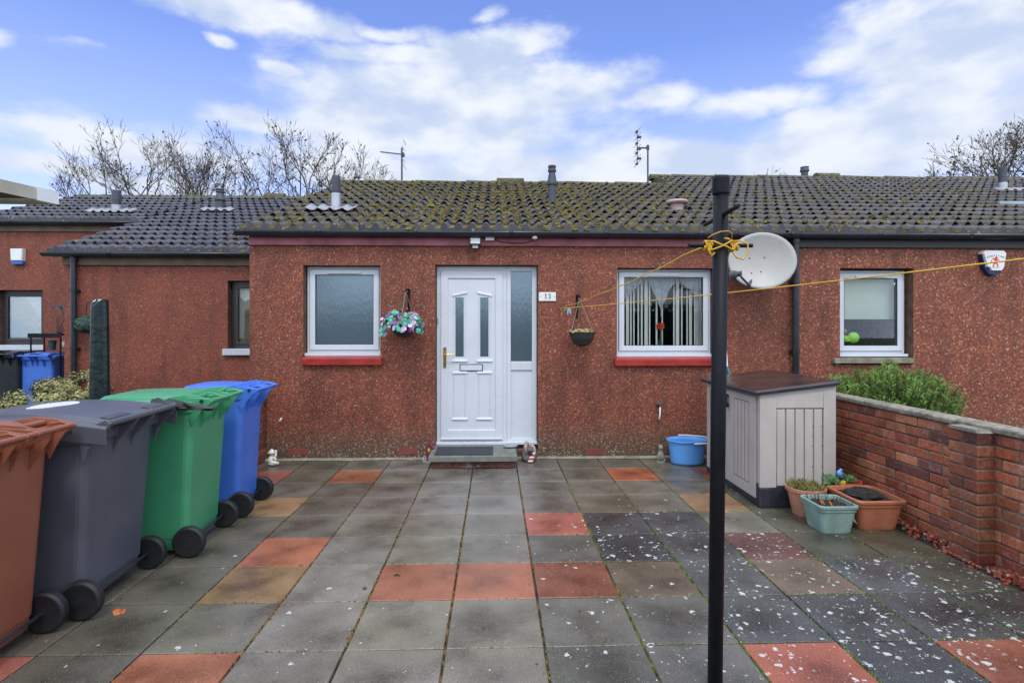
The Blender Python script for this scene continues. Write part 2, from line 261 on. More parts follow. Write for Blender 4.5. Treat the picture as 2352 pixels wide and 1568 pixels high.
M = dict(
 harl13 = mat_harl('harl_own', (.228,.066,.040), (.33,.102,.05), (.52,.31,.2), chips=92, pale_cut=.978),
 harlR = mat_harl('harl_right', (.27,.078,.046), (.35,.115,.06), (.52,.31,.22), chips=60, pale_cut=.965),
 harlA = mat_harl('harl_left', (.245,.067,.04), (.30,.085,.048), (.5,.3,.2), chips=110, pale_cut=.992),
 reveal = mat('reveal_render', (.13,.075,.05), .8, .3, 12, .3), tan_board = mat('soffit_tan', (.13,.09,.065), .7, .25, 5),
 roof13 = mat_roof('roof_tiles_mossy', .36, (.036,.034,.039)), roofR = mat_roof('roof_tiles_right', .22, (.042,.038,.040)), roofA = mat_roof('roof_tiles_left', -.5, (.036,.035,.044)),
 moss = mat('moss', (.075,.066,.014), .95, .5, 9, .6, 60, c2=(.19,.15,.026)), mossb = mat('moss_brown', (.07,.045,.02), .95, .4, 14, .6, 60, c2=(.13,.085,.03)), jmoss = mat('joint_moss', (.05,.09,.012), .95, .4, 14, .4, 60, c2=(.13,.2,.025)), jgrit = mat('joint_grit', (.09,.055,.018), .95, .4, 14, .4, 60, c2=(.26,.16,.04)),
 ridge = mat('ridge_tile', (.06,.055,.045), .85, .4, 18, .5, c2=(.13,.12,.035)),
 upvc = mat('white_upvc', (.60,.635,.68), .28, .03, 3), upvc2 = mat('white_upvc_grey', (.5,.54,.6), .4, .05, 3), gasket = mat('gasket', (.05,.055,.065), .6),
 brownframe = mat('brown_frame', (.035,.03,.035), .35, .15), redpaint = mat('red_paint', (.33,.02,.014), .35, .22, 7, .1, dirt=.25), fascia = mat('maroon_fascia', (.27,.042,.058), .4, .3, 4, c2=(.36,.10,.13)),
 blackp = mat('black_plastic', (.018,.021,.028), .3, .2), gutter = mat('gutter', (.02,.025,.034), .25, .25, 3, spec=.45), darkfascia = mat('dark_fascia', (.035,.033,.04), .5, .3, 5, dirt=.2),
 frost = mat_frost('frosted_glass'), glass = mat_glass('clear_glass', (.93,.95,.94)),
 gold = mat('brass', (.6,.38,.1), .25, .1, metal=1), steel = mat('steel', (.5,.52,.55), .35, .1, metal=1), lead = mat('lead_flashing', (.25,.26,.28), .5, .15, 12, .2), alu = mat('aluminium', (.42,.44,.47), .35, .1, metal=.6),
 flue = mat('flue_grey', (.05,.056,.07), .4, .2), stone = mat('stone_sill', (.23,.21,.15), .85, .3, 9, .4), concrete = mat('step_concrete', (.17,.175,.15), .7, .2, 9, .3),
 coping = mat('coping_stone', (.25,.225,.175), .85, .4, 22, .6, 60, dirt=.85), mat_rubber = mat('rubber_mat', (.035,.04,.05), .7, .2, 40, .5, 90),
 slab = mat_attr('paving_slab', (.16,.5), 170, .28, True, .35), brick = mat_attr('brick', (.5,.8), 60, .3, False, .6, white=.55), mortar = mat('mortar', (.07,.062,.045), .9, .4, 5, .5, c2=(.2,.18,.14)),
 soil = mat('soil', (.018,.014,.011), .95, .4, 30, .8, 60), chips = mat_attr('stone_chips', (.4,.7), 60, .25),
 postblack = mat('black_pole_paint', (.007,.008,.011), .46, .25, 14, .12, 160, spec=.2), rope = mat('yellow_line', (.72,.42,.02), .45, .1), dish = mat('dish_enamel', (.40,.39,.365), .45, .06, 4, dirt=.15), rust = mat('rust', (.25,.09,.03), .8),
 boxbeige = mat('resin_beige', (.45,.41,.375), .5, .06, 5, .15, 160), boxdark = mat('resin_dark', (.028,.03,.04), .42, .2, 9, .1, 120), boxlid = mat('resin_lid', (.045,.027,.023), .22, .35, 5, .2, 150),
 binblue = mat('bin_blue', (.06,.175,.62), .3, .1, 3, .08, 200, dirt=.12), bingreen = mat('bin_green', (.06,.31,.15), .3, .1, 3, .08, 200, dirt=.15), bingrey = mat('bin_grey', (.088,.092,.115), .30, .12, 3, .08, 200, dirt=.12), binbrown = mat('bin_brown', (.27,.09,.048), .3, .1, 3, .08, 200, dirt=.12),
 tyre = mat('rubber_tyre', (.012,.012,.013), .55, .2), bag = mat('black_bag', (.012,.012,.015), .25, .2), white = mat('white_plaster', (.7,.68,.62), .6, .1, 20), cream = mat('cream', (.62,.57,.42), .6),
 terra = mat('terracotta_plastic', (.40,.135,.07), .55, .18, 8, .1, dirt=.2), terra2 = mat('terracotta_pale', (.43,.2,.12), .6, .2, 8, dirt=.2), sage = mat('sage_plastic', (.22,.33,.29), .5, .2, 8, .1, dirt=.2), redpot = mat('red_pot', (.45,.06,.03), .5),
 bluetub = mat('blue_tub', (.12,.36,.78), .35, .06), wicker = mat('wicker', (.03,.025,.022), .85, .4, 40, .8, 40), chain = mat('chain', (.22,.2,.18), .5, metal=.5),
 teal = mat('teal_leaf', (.10,.42,.30), .5, .4, 20), tealdk = mat('leaf_dark', (.03,.14,.08), .6, .4, 20), pink = mat('pink_petal', (.62,.2,.45), .6, .3, 20), lilac = mat('lilac_petal', (.72,.5,.72), .6, .2, 20), purple = mat('purple_petal', (.25,.04,.3), .6),
 conifer = mat('conifer', (.075,.17,.02), .7, .4, 7, c2=(.2,.34,.05)), shrub = mat('pale_shrub', (.2,.2,.06), .75, .5, 12, c2=(.42,.40,.17)), dkgreen = mat('dark_green', (.02,.05,.04), .7, .5, 25, .6, 50), bark = mat('bark', (.06,.05,.032), .9, .35, 4, .5, 20, c2=(.12,.105,.06)), twig = mat('twig', (.085,.068,.05), .9, .3),
 blind = mat('vertical_blind', (.85,.85,.8), .8, .05), net = mat('net_curtain', (.42,.45,.5), .9, .15, 25), roller = mat('roller_blind', (.66,.72,.62), .8, .04), beigeblind = mat('beige_blind', (.30,.26,.165), .8, .06), dark = mat('dark_inside', (.03,.025,.022), .9),
 lime = mat('lime_green', (.4,.95,.03), .6), orange = mat('orange', (.6,.2,.02), .6), redfl = mat('red_flower', (.8,.05,.02), .6), stem = mat('green_stem', (.05,.15,.03), .7),
 navy = mat('navy_plastic', (.012,.02,.1), .35), whitep = mat('white_plastic', (.72,.73,.72), .4, .05), ink = mat('ink', (.03,.04,.06), .6), lionred = mat('red_print', (.6,.03,.04), .6), blueplastic = mat('blue_plastic', (.03,.13,.5), .4),
 gnomered = mat('gnome_roof', (.17,.03,.035), .6, .2), statue = mat('cast_stone', (.25,.24,.19), .85, .3, 20, .4), greystone = mat('grey_pebble', (.26,.3,.33), .6, .25, 30), bird_y = mat('yellow_paint', (.75,.5,.03), .5), leafor = mat('fallen_leaf', (.42,.12,.025), .7, .4, 30), grass = mat('grass', (.045,.07,.02), .95, .4, 2, .5, 40, c2=(.07,.075,.03)),
 wrap = mat('dark_green_wrap', (.010,.021,.022), .33, .4, 20, .4, 26), canopy = mat('canopy_board', (.5,.47,.37), .6, .15, 5, dirt=.35), pegblue = mat('peg_blue', (.25,.5,.75), .4), peggreen = mat('peg_green', (.1,.45,.08), .4), lens = mat('lens', (.35,.38,.42), .15), sensor=mat('sensor_grey',(.3,.36,.4),.3),
)
# ---------------------------------------------------------------- mesh builder and object helpers
class MB:
    def __init__(s): s.v = []; s.f = []; s.c = []; s.usec = False
    def add(s, vs, fs, c=None):
        o = len(s.v); s.v += [tuple(p) for p in vs]; s.f += [tuple(i+o for i in f) for f in fs]
        if c is not None: s.usec = True
        s.c += [c or (1,1,1,0)]*len(fs); return s
    def box(s, x0, x1, y0, y1, z0, z1, c=None):
        vs = [(x,y,z) for z in (z0,z1) for y in (y0,y1) for x in (x0,x1)]
        return s.add(vs, [(0,2,3,1),(4,5,7,6),(0,1,5,4),(2,6,7,3),(0,4,6,2),(1,3,7,5)], c)
    def cbox(s, c, d, rot=None, col=None):
        a, b, e = d[0]/2, d[1]/2, d[2]/2
        vs = [Vector((x,y,z)) for z in (-e,e) for y in (-b,b) for x in (-a,a)]
        if rot is not None: vs = [rot @ p for p in vs]
        vs = [p+Vector(c) for p in vs]
        return s.add(vs, [(0,2,3,1),(4,5,7,6),(0,1,5,4),(2,6,7,3),(0,4,6,2),(1,3,7,5)], col)
    def loft(s, rings, cap0=True, cap1=True, c=None):
        n = len(rings[0]); vs = [p for r in rings for p in r]; fs = []
        for k in range(len(rings)-1):
            for i in range(n):
                j = (i+1) % n; fs.append((k*n+i, k*n+j, (k+1)*n+j, (k+1)*n+i))
        if cap0: fs.append(tuple(reversed(range(n))))
        if cap1: fs.append(tuple((len(rings)-1)*n+i for i in range(n)))
        return s.add(vs, fs, c)
    def tube(s, pts, r, n=8, cap=True, c=None):
        pts = [Vector(p) for p in pts]; rs = r if isinstance(r, (list, tuple)) else [r]*len(pts)
        rings = []; prev = None
        for i, p in enumerate(pts):
            d = (pts[min(i+1, len(pts)-1)]-pts[max(i-1, 0)]).normalized()
            if prev is None:
                a = d.orthogonal().normalized()
            else:
                a = (prev-d*prev.dot(d)); a = a.normalized() if a.length > 1e-6 else d.orthogonal().normalized()
            prev = a; b = d.cross(a)
            rings.append([p+(a*math.cos(2*math.pi*k/n)+b*math.sin(2*math.pi*k/n))*rs[i] for k in range(n)])
        return s.loft(rings, cap, cap, c)
    def lathe(s, prof, c=(0,0,0), n=20, axis='Z', sx=1, sy=1, rot=None, col=None):
        rings = []
        for (r, h) in prof:
            ring = []
            for k in range(n):
                a = 2*math.pi*k/n; p = Vector((r*math.cos(a)*sx, r*math.sin(a)*sy, h))
                if axis == 'Y': p = Vector((p.x, p.z, p.y)) if False else Vector((p.x, -p.z, p.y))
                if axis == 'X': p = Vector((p.z, p.x, p.y))
                if rot is not None: p = rot @ p
                ring.append(p+Vector(c))
            rings.append(ring)
        return s.loft(rings, prof[0][0] > 1e-5, prof[-1][0] > 1e-5, col)
    def ball(s, c, r, n=12, m=8, sc=(1,1,1), jit=0, rnd=None, rot=None):
        rings = []
        for i in range(m+1):
            th = math.pi*i/m
            ring = []
            for k in range(n):
                a = 2*math.pi*k/n; q = 1+(rnd.uniform(-jit, jit) if rnd else 0)
                p = Vector((math.sin(th)*math.cos(a)*sc[0], math.sin(th)*math.sin(a)*sc[1], -math.cos(th)*sc[2]))*r*q
                if rot is not None: p = rot @ p
                ring.append(p+Vector(c))
            rings.append(ring)
        return s.loft(rings, False, False)
    def prism(s, poly, y0, y1, c=None):          # polygon in X-Z, extruded along Y
        n = len(poly)
        return s.loft([[(x, y0, z) for x, z in poly], [(x, y1, z) for x, z in poly]], True, True, c)
    def build(s, name, m, parent=None, smooth=False, local=False, bevel=0, seg=2, solid=0, sub=0, fix=False):
        me = bpy.data.meshes.new(name); vs = s.v
        if parent is not None and not local:
            off = Vector(parent.get('_o', (0,0,0))); vs = [(p[0]-off.x, p[1]-off.y, p[2]-off.z) for p in vs]
        me.from_pydata(vs, [], s.f)
        if s.usec:
            at = me.color_attributes.new('Col', 'FLOAT_COLOR', 'CORNER'); d = []
            for poly, c in zip(me.polygons, s.c): d += list(c)*poly.loop_total
            at.data.foreach_set('color', d)
        me.materials.append(M[m] if isinstance(m, str) else m)
        if smooth: me.polygons.foreach_set('use_smooth', [True]*len(me.polygons))
        if fix or bevel or solid:
            bm = bmesh.new(); bm.from_mesh(me); bmesh.ops.remove_doubles(bm, verts=bm.verts, dist=1e-5); bmesh.ops.recalc_face_normals(bm, faces=bm.faces); bm.to_mesh(me); bm.free()
        me.update()
        o = bpy.data.objects.new(name, me); COL.objects.link(o)
        if parent is not None: o.parent = parent; o['_o'] = parent.get('_o', (0,0,0))
        if bevel:
            b = o.modifiers.new('b', 'BEVEL'); b.width = bevel; b.segments = seg; b.limit_method = 'ANGLE'; b.angle_limit = R(35)
        if solid:
            b = o.modifiers.new('s', 'SOLIDIFY'); b.thickness = solid; b.offset = 0
        if sub:
            b = o.modifiers.new('u', 'SUBSURF'); b.levels = sub; b.render_levels = sub
        if smooth and (bevel or fix):
            b = o.modifiers.new('w', 'WEIGHTED_NORMAL'); b.keep_sharp = True
        return o
def tag(o, label, cat, group=None, kind=None):
    if label: o['label'] = label
    if cat: o['category'] = cat
    if group: o['group'] = group
    if kind: o['kind'] = kind
    return o
def thing(name, label, cat, loc=(0,0,0), rz=0, group=None):
    o = bpy.data.objects.new(name, None); COL.objects.link(o); o.empty_display_size = .1
    o.location = loc; o.rotation_euler = (0,0,rz); o['_o'] = tuple(loc)
    return tag(o, label, cat, group)
def struct(o): o['kind'] = 'structure'; return o
def rrect(cx, cy, w, d, r, z, n=4):
    pts = []
    for (sx, sy, a0) in ((1,1,0),(-1,1,90),(-1,-1,180),(1,-1,270)):
        for k in range(n+1):
            a = R(a0+90*k/n); pts.append((cx+sx*(w/2-r)+r*math.cos(a), cy+sy*(d/2-r)+r*math.sin(a), z))
    return pts
rnd = random.Random(13)

# ---------------------------------------------------------------- ground, paving, gravel
g = MB(); g.add([(-90,-60,-.06),(90,-60,-.06),(90,120,-.06),(-90,120,-.06)], [(0,1,2,3)])
struct(tag(g.build('ground', 'grass'), 'damp ground under and around the terrace', 'ground'))
PW, PL, Y0 = .46, .457, 2.55
jm = bpy.data.materials.new('joint'); t_, b_ = nodes(jm)
geo_ = t_.nodes.new('ShaderNodeNewGeometry').outputs['Position']; n_ = t_.nodes.new('ShaderNodeTexNoise'); n_.inputs['Scale'].default_value = 9; n_.inputs['Detail'].default_value = 8; t_.links.new(geo_, n_.inputs['Vector'])
s_ = t_.nodes.new('ShaderNodeSeparateXYZ'); t_.links.new(geo_, s_.inputs[0])
mrx = t_.nodes.new('ShaderNodeMapRange'); mrx.inputs[1].default_value = .1; mrx.inputs[2].default_value = 1.3; t_.links.new(s_.outputs[0], mrx.inputs[0])
ra_ = ramp(t_, [(.4, (.012,.011,.009)), (.55, (.03,.024,.012)), (.68, (.16,.09,.02))]); rb_ = ramp(t_, [(.36, (.02,.02,.012)), (.5, (.05,.09,.012)), (.66, (.13,.24,.02))])
t_.links.new(n_.outputs[0], ra_.inputs[0]); t_.links.new(n_.outputs[0], rb_.inputs[0])
xx = t_.nodes.new('ShaderNodeMix'); xx.data_type = 'RGBA'; t_.links.new(mrx.outputs[0], xx.inputs[0]); t_.links.new(ra_.outputs[0], xx.inputs[6]); t_.links.new(rb_.outputs[0], xx.inputs[7]); t_.links.new(xx.outputs[2], b_.inputs['Base Color']); b_.inputs['Roughness'].default_value = .95
j = MB(); j.add([(-2.77,-2,-.011),(3.12,-2,-.011),(3.12,6.2,-.011),(-2.77,6.2,-.011)], [(0,1,2,3)])
struct(tag(j.build('paving_joints', jm), 'sandy and mossy joints between the slabs', 'paving'))
GREY, WET, DARK, RED, DRED, TAN, MAR, BRN = (.165,.148,.126), (.098,.086,.066), (.054,.054,.056), (.30,.105,.056), (.185,.06,.036), (.24,.145,.07), (.115,.048,.045), (.115,.082,.058)
SPEC = {(-1,1):(RED,.0),(0,1):(RED,.0),(1,1):(DRED,.1),(2,1):(BRN,.14),(4,1):(BRN,.42),(-3,1):(TAN,0),(-3,2):(RED,0),(1,3):((.3,.09,.065),.14),(2,3):((.045,.044,.046),.14),(3,3):(DARK,.3),
        (2,2):((.035,.036,.04),.62),(3,2):(DARK,.32),(4,2):(MAR,.55),(-4,4):(TAN,0),(4,4):(TAN,.03),(-3,6):(RED,0),(-5,6):((.25,.08,.06),0),(3,6):((.36,.1,.05),0),(5,6):(RED,0),
        (-3,-1):(RED,0),(3,-1):((.23,.068,.04),.5),(5,-1):(DRED,.5),(-5,-1):((.3,.1,.08),0),(5,1):((.06,.06,.064),.55),(6,1):((.07,.067,.055),.42),(4,0):(DARK,.5),(5,0):(DARK,.5),(3,0):(DARK,.4)}
pv = MB()
for r in range(-9, 8):
    for c in range(-6, 7):
        xa, xb = -.23+PW*c, .23+PW*c; ya, yb = Y0+PL*r, Y0+PL*(r+1)
        xa = max(xa, -2.76); xb = min(xb, 2.95); yb = min(yb, 6.195)
        if xb-xa < .03: continue
        q = rnd.Random if False else rnd
        if (c, r) in SPEC: col, li = SPEC[(c, r)]
        else:
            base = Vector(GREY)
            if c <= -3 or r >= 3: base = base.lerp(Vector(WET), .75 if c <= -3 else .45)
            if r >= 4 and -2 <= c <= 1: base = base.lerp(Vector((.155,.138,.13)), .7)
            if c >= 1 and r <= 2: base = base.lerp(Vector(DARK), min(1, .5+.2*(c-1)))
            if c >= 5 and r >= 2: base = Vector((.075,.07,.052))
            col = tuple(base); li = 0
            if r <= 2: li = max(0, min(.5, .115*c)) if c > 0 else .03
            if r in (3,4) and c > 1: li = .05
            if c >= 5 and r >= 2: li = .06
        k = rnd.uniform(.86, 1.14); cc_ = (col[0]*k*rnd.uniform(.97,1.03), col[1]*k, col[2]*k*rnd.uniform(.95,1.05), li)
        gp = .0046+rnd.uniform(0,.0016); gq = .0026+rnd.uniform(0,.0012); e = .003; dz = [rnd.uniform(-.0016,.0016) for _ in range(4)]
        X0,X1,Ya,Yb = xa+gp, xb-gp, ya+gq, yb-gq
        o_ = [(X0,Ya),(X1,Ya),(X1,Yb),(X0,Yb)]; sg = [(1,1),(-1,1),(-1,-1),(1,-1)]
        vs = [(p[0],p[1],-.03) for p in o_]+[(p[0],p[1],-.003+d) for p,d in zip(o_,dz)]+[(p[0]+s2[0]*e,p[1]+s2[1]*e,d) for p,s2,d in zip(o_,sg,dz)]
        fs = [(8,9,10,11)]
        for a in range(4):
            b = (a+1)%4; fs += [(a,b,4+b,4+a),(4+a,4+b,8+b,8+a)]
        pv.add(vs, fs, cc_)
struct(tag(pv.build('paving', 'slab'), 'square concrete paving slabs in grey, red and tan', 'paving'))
# moss and grit sitting in the joints
for (nm_, mt_, cnt, lo_x) in (('joint_moss', 'jmoss', 2600, .55), ('joint_grit', 'jgrit', 1500, -1.6)):
    b = MB(); rj = random.Random(cnt); k = 0
    while k < cnt:
        y = rj.uniform(1.7, 5.6)
        if rj.random() < .68: x = -.23+PW*rj.randrange(-3, 7)+rj.gauss(0,.0022)
        else: x = rj.uniform(-1.6, 2.9); y = Y0+PL*round((y-Y0)/PL)+rj.gauss(0,.0016)
        if x < lo_x+rj.uniform(-.2,.3) or (nm_ == 'joint_grit' and x > .9) or y > 5.2: continue
        if noise.noise((x*2.3, y*2.3, 4)) < rj.uniform(-.45,.2): continue
        r = rj.uniform(.003,.008); b.loft([[(x+r*rj.uniform(.7,1.3)*math.cos(i*1.257), y+r*rj.uniform(.7,1.6)*math.sin(i*1.257), -.008) for i in range(5)], [(x+r*.4*math.cos(i*1.257), y+r*.4*math.sin(i*1.257), rj.uniform(.001,.005)) for i in range(5)]], False, True); k += 1
    tag(b.build(nm_, mt_), 'bright green moss in the slab joints on the right' if lo_x > 0 else 'ochre grit in the slab joints left of centre', 'moss' if lo_x > 0 else 'grit', kind='stuff')
b = MB(); b.add([(2.953,-2,-.006),(3.12,-2,-.006),(3.12,6.2,-.006),(2.953,6.2,-.006)], [(0,1,2,3)]); struct(tag(b.build('soil_strip', 'soil'), 'strip of bare soil along the foot of the brick wall', 'ground'))
# thin cement fillet along the foot of the wall
f = MB(); 
pts = [(-2.6,.05)] ; xs = [-2.7+.1*i for i in range(58)]
vs = []; fs = []
for i, x in enumerate(xs):
    w = .05+.03*noise.noise((x*2.1, 3, 0)); vs += [(x, 6.2-w, .0045), (x, 6.2, .022)]
    if i: fs.append((2*i-2, 2*i, 2*i+1, 2*i-1))
f.add(vs, fs); struct(tag(f.build('cement_strip', 'stone', smooth=True), 'cement strip along the foot of the house wall', 'paving'))

# ---------------------------------------------------------------- roofs
def h_roll(x, p=.15):
    u = (x/p) % 1.0
    return .042*math.sin(math.pi*u/.62)**.8 if 0 < u < .62 else 0.0
def tile_roof(name, x0, x1, Ye, ze, Yr, slope, m, parent, lift=.022, g=.31, back=True, seed=1, mossy=.5):
    rr = random.Random(seed); b = MB(); p = .15
    xs = []; x = math.floor(x0/p)*p
    while x < x1+p:
        for q in (0,.08,.16,.24,.31,.38,.46,.54,.62,.81):
            xx_ = x+q*p
            if x0-1e-6 <= xx_ <= x1+1e-6: xs.append(xx_)
        x += p
    n = math.ceil((Yr-Ye)/g); nx = len(xs)
    for k in range(n):
        ya = Ye+k*g; yb = min(ya+g+.02, Yr+.02); vs = []; 
        jit = {}
        for x in xs:
            ti = math.floor(x/.3)
            if ti not in jit: jit[ti] = (rr.uniform(-.005,.009), rr.uniform(.6,1.45), rr.uniform(-.018,.008))
            jz, _, jy = jit[ti]; hh = h_roll(x); zf = ze+slope*(ya-Ye)+lift+jz; zb = ze+slope*(yb-Ye)
            vs += [(x, ya+jy, zf-.05 if k == 0 else zf-.014+hh*1.22), (x, ya+jy, zf+hh*1.28), (x, yb, zb+hh*.78)]
        o = len(b.v); b.v += vs; b.usec = True
        for i in range(nx-1):
            ti = math.floor((xs[i]+1e-4)/.3); tone = jit.get(ti, (0,1,0))[1]; wm_ = .9+.25*((ti*7+k*13)%5)/4; cu_ = (tone*wm_, tone, tone*(2-wm_)*.98)
            al = .42+.22*(1 if h_roll((xs[i]+xs[i+1])/2) < .012 else 0)
            for w in (0, 1):
                a = o+i*3+w; b.f.append((a, a+3, a+4, a+1)); b.c.append((*cu_, al*(1.0 if w else .7)))
    ro = b.build('roof', m, parent, smooth=False)
    if back:
        bb = MB(); D = Yr-Ye; zr = ze+slope*D
        bb.add([(x0,Yr,zr),(x1,Yr,zr),(x1,Yr+D,ze),(x0,Yr+D,ze)], [(0,1,2,3)], (1,1,1,.3)); bb.build('back_roof', m, parent)
    return ro
def ridge_tiles(x0, x1, Yr, zr, parent, bumps=(), seed=3):
    rr = random.Random(seed); b = MB(); x = x0
    while x < x1-.05:
        xe = min(x+.45, x1); r0 = .105+rr.uniform(-.004,.004); dz = rr.uniform(-.008,.008)
        rings = []
        for xx_, r_ in ((x, r0+.01), (xe-.02, r0), (xe, r0)):
            rings.append([(xx_, Yr+r_*1.15*math.cos(a), zr-.045+dz+r_*math.sin(a)) for a in [math.pi*i/8 for i in range(9)]]+[(xx_, Yr-.12, zr-.12), (xx_, Yr+.12, zr-.12)][::-1][:0])
        b.loft(rings, True, True); x = xe
    for (a, c) in bumps: b.loft([[(xx_, Yr+.15*math.cos(t), zr-.02+.14*math.sin(t)) for t in [math.pi*i/8 for i in range(9)]] for xx_ in (a, c)], True, True)
    return b.build('ridge', 'ridge', parent, smooth=False)
def moss_clumps(x0, x1, Ye, ze, Yr, slope, count, parent, m, seed, size=1, dens=1, g=.31):
    rr = random.Random(seed); b = MB(); n = 0; tries = 0
    while n < count and tries < count*8:
        tries += 1
        x = rr.uniform(x0+.03, x1-.03); k = rr.randrange(int((Yr-Ye)/g)+1)
        mode = rr.random()
        if mode < .42: u = rr.uniform(.64,.98); x = (math.floor(x/.15)+u)*.15; y = Ye+k*g+rr.uniform(0, g)
        elif mode < .85: y = Ye+k*g+rr.uniform(-.03,.035)
        else: y = Ye+rr.uniform(0, Yr-Ye)
        if not (x0 < x < x1) or y > Yr-.02 or y < Ye: continue
        d = noise.fractal((x*1.3+seed, y*1.7, 0), 1, 2, 4)*1.15+.36+(y-Ye)/(Yr-Ye)*.25
        if rr.random() > d*dens: continue
        fr = ((y-Ye) % g)/g
        z = ze+slope*(y-Ye)+.022*(1-fr)+h_roll(x)*(1.28-.4*fr)-.004
        r = rr.uniform(.012,.034)*size; hh = r*rr.uniform(.35,.8); a0 = rr.uniform(0,6)
        ring = [(x+r*rr.uniform(.7,1.3)*math.cos(a0+i*1.257), y+r*rr.uniform(.7,1.4)*math.sin(a0+i*1.257), z-.006+slope*r*math.sin(a0+i*1.257)) for i in range(5)]
        top = [(x+r*.5*math.cos(a0+i*1.257+.3), y+r*.5*math.sin(a0+i*1.257+.3), z+hh*rr.uniform(.75,1.1)) for i in range(5)]
        b.loft([ring, top], False, True); n += 1
    o = b.build('moss', m, parent); o['kind'] = 'stuff'; return o

# ---------------------------------------------------------------- house shell with window openings
def shell(parent, m, x0, x1, Y, zt, openings, Yr, zr, Yb, slope, ze, reveal=.13, name='wall', z0=-.05):
    b = MB(); xs = sorted({x0, x1, *[o[0] for o in openings], *[o[1] for o in openings]}); zs = sorted({z0, zt, *[o[2] for o in openings], *[o[3] for o in openings]})
    for i in range(len(xs)-1):
        for k in range(len(zs)-1):
            cx_, cz = (xs[i]+xs[i+1])/2, (zs[k]+zs[k+1])/2
            if any(o[0] < cx_ < o[1] and o[2] < cz < o[3] for o in openings): continue
            b.add([(xs[i],Y,zs[k]),(xs[i+1],Y,zs[k]),(xs[i+1],Y,zs[k+1]),(xs[i],Y,zs[k+1])], [(0,1,2,3)])
    for xg in (x0, x1):
        b.add([(xg,Y,z0),(xg,Y,zt),(xg,Yr,zr-.06),(xg,Yb,zt),(xg,Yb,z0)], [(0,1,2,3,4)])
    b.add([(x0,Yb,z0),(x1,Yb,z0),(x1,Yb,zt),(x0,Yb,zt)], [(0,1,2,3)])
    w = b.build(name, m, parent)
    for (a, c, d, e) in openings:
        rv = MB(); rv.add([(a,Y,d),(c,Y,d),(c,Y,e),(a,Y,e),(a,Y+reveal,d),(c,Y+reveal,d),(c,Y+reveal,e),(a,Y+reveal,e)], [(0,4,5,1),(1,5,6,2),(2,6,7,3),(3,7,4,0)])
        bar_frame(rv, a, c, d, e, .075, Y+reveal+.001, Y+reveal+.02); rv.build('reveal', 'reveal', parent)
    return w
def bar_frame(b, x0, x1, z0, z1, w, y0, y1, ws=None):
    """mitred rectangular frame"""
    l, r, t, d = ws or (w, w, w, w)
    o = [(x0,z0),(x1,z0),(x1,z1),(x0,z1)]; i_ = [(x0+l,z0+d),(x1-r,z0+d),(x1-r,z1-t),(x0+l,z1-t)]
    vs = [(x,y0,z) for x,z in o]+[(x,y0,z) for x,z in i_]+[(x,y1,z) for x,z in o]+[(x,y1,z) for x,z in i_]
    fs = []
    for a in range(4):
        c = (a+1)%4
        fs += [(a,c,4+c,4+a),(8+a,12+a,12+c,8+c),(a,8+a,8+c,c),(4+a,4+c,12+c,12+a)]
    b.add(vs, fs)
def upvc_window(parent, x0, x1, z0, z1, Y, m='upvc', pane='glass', sill=True, fw=.042, sw=.062, vent=True, sillw=.03, hand=None):
    f = MB(); bar_frame(f, x0, x1, z0, z1, fw, Y, Y+.06); fr = f.build('window', m, parent, bevel=.005)
    s = MB(); bar_frame(s, x0+fw-.012, x1-fw+.012, z0+fw-.012, z1-fw+.012, sw, Y-.016, Y+.03); s.build('sash', m, fr, bevel=.007, seg=3)
    gk = MB(); bar_frame(gk, x0+fw-.016, x1-fw+.016, z0+fw-.016, z1-fw+.016, .004, Y-.0035, Y+.004); bar_frame(gk, x0+fw+sw-.014, x1-fw-sw+.014, z0+fw+sw-.014, z1-fw-sw+.014, .007, Y-.0125, Y+.012); gk.build('gasket', 'gasket', fr)
    p = MB(); p.box(x0+fw+sw-.02, x1-fw-sw+.02, Y+.004, Y+.010, z0+fw+sw-.02, z1-fw-sw+.02); p.build('pane', pane, fr)
    if vent:
        v = MB(); cx_ = (x0+x1)/2; v.box(cx_-.19, cx_+.19, Y-.032, Y-.0165, z1-fw-sw*.62, z1-fw-sw*.62+.02); v.build('trickle_vent', m, fr, bevel=.004)
    if sill:
        q = MB(); q.box(x0-.012-sillw, x1+.01, Y-.055, Y+.03, z0-.034, z0-.0015); q.build('window_sill', m, fr, bevel=.006)
    return fr
def gutter(parent, x0, x1, Y, z, r=.056, caps=(), m='gutter'):
    b = MB(); n = 10; rings = []
    for x in (x0, x1):
        rings.append([(x, Y+r*math.cos(math.pi+math.pi*i/n), z+r*math.sin(math.pi+math.pi*i/n)) for i in range(n+1)]+[(x, Y+(r-.006)*math.cos(2*math.pi-math.pi*i/n), z+(r-.006)*math.sin(2*math.pi-math.pi*i/n)) for i in range(n+1)])
    b.loft(rings, True, True)
    k = x0+.9
    while k < x1:
        rings = [[(x, Y+(r+.005)*math.cos(math.pi+math.pi*i/n), z+.004+(r+.005)*math.sin(math.pi+math.pi*i/n)) for i in range(n+1)] for x in (k-.022, k+.022)]
        b.loft(rings, True, True); k += 1.05
    b.add([(x0,Y+r*math.cos(math.pi+math.pi*i/n),z+r*math.sin(math.pi+math.pi*i/n)) for i in range(n+1)], [tuple(range(n+1))])
    return b.build('gutter', m, parent, smooth=True, fix=False)
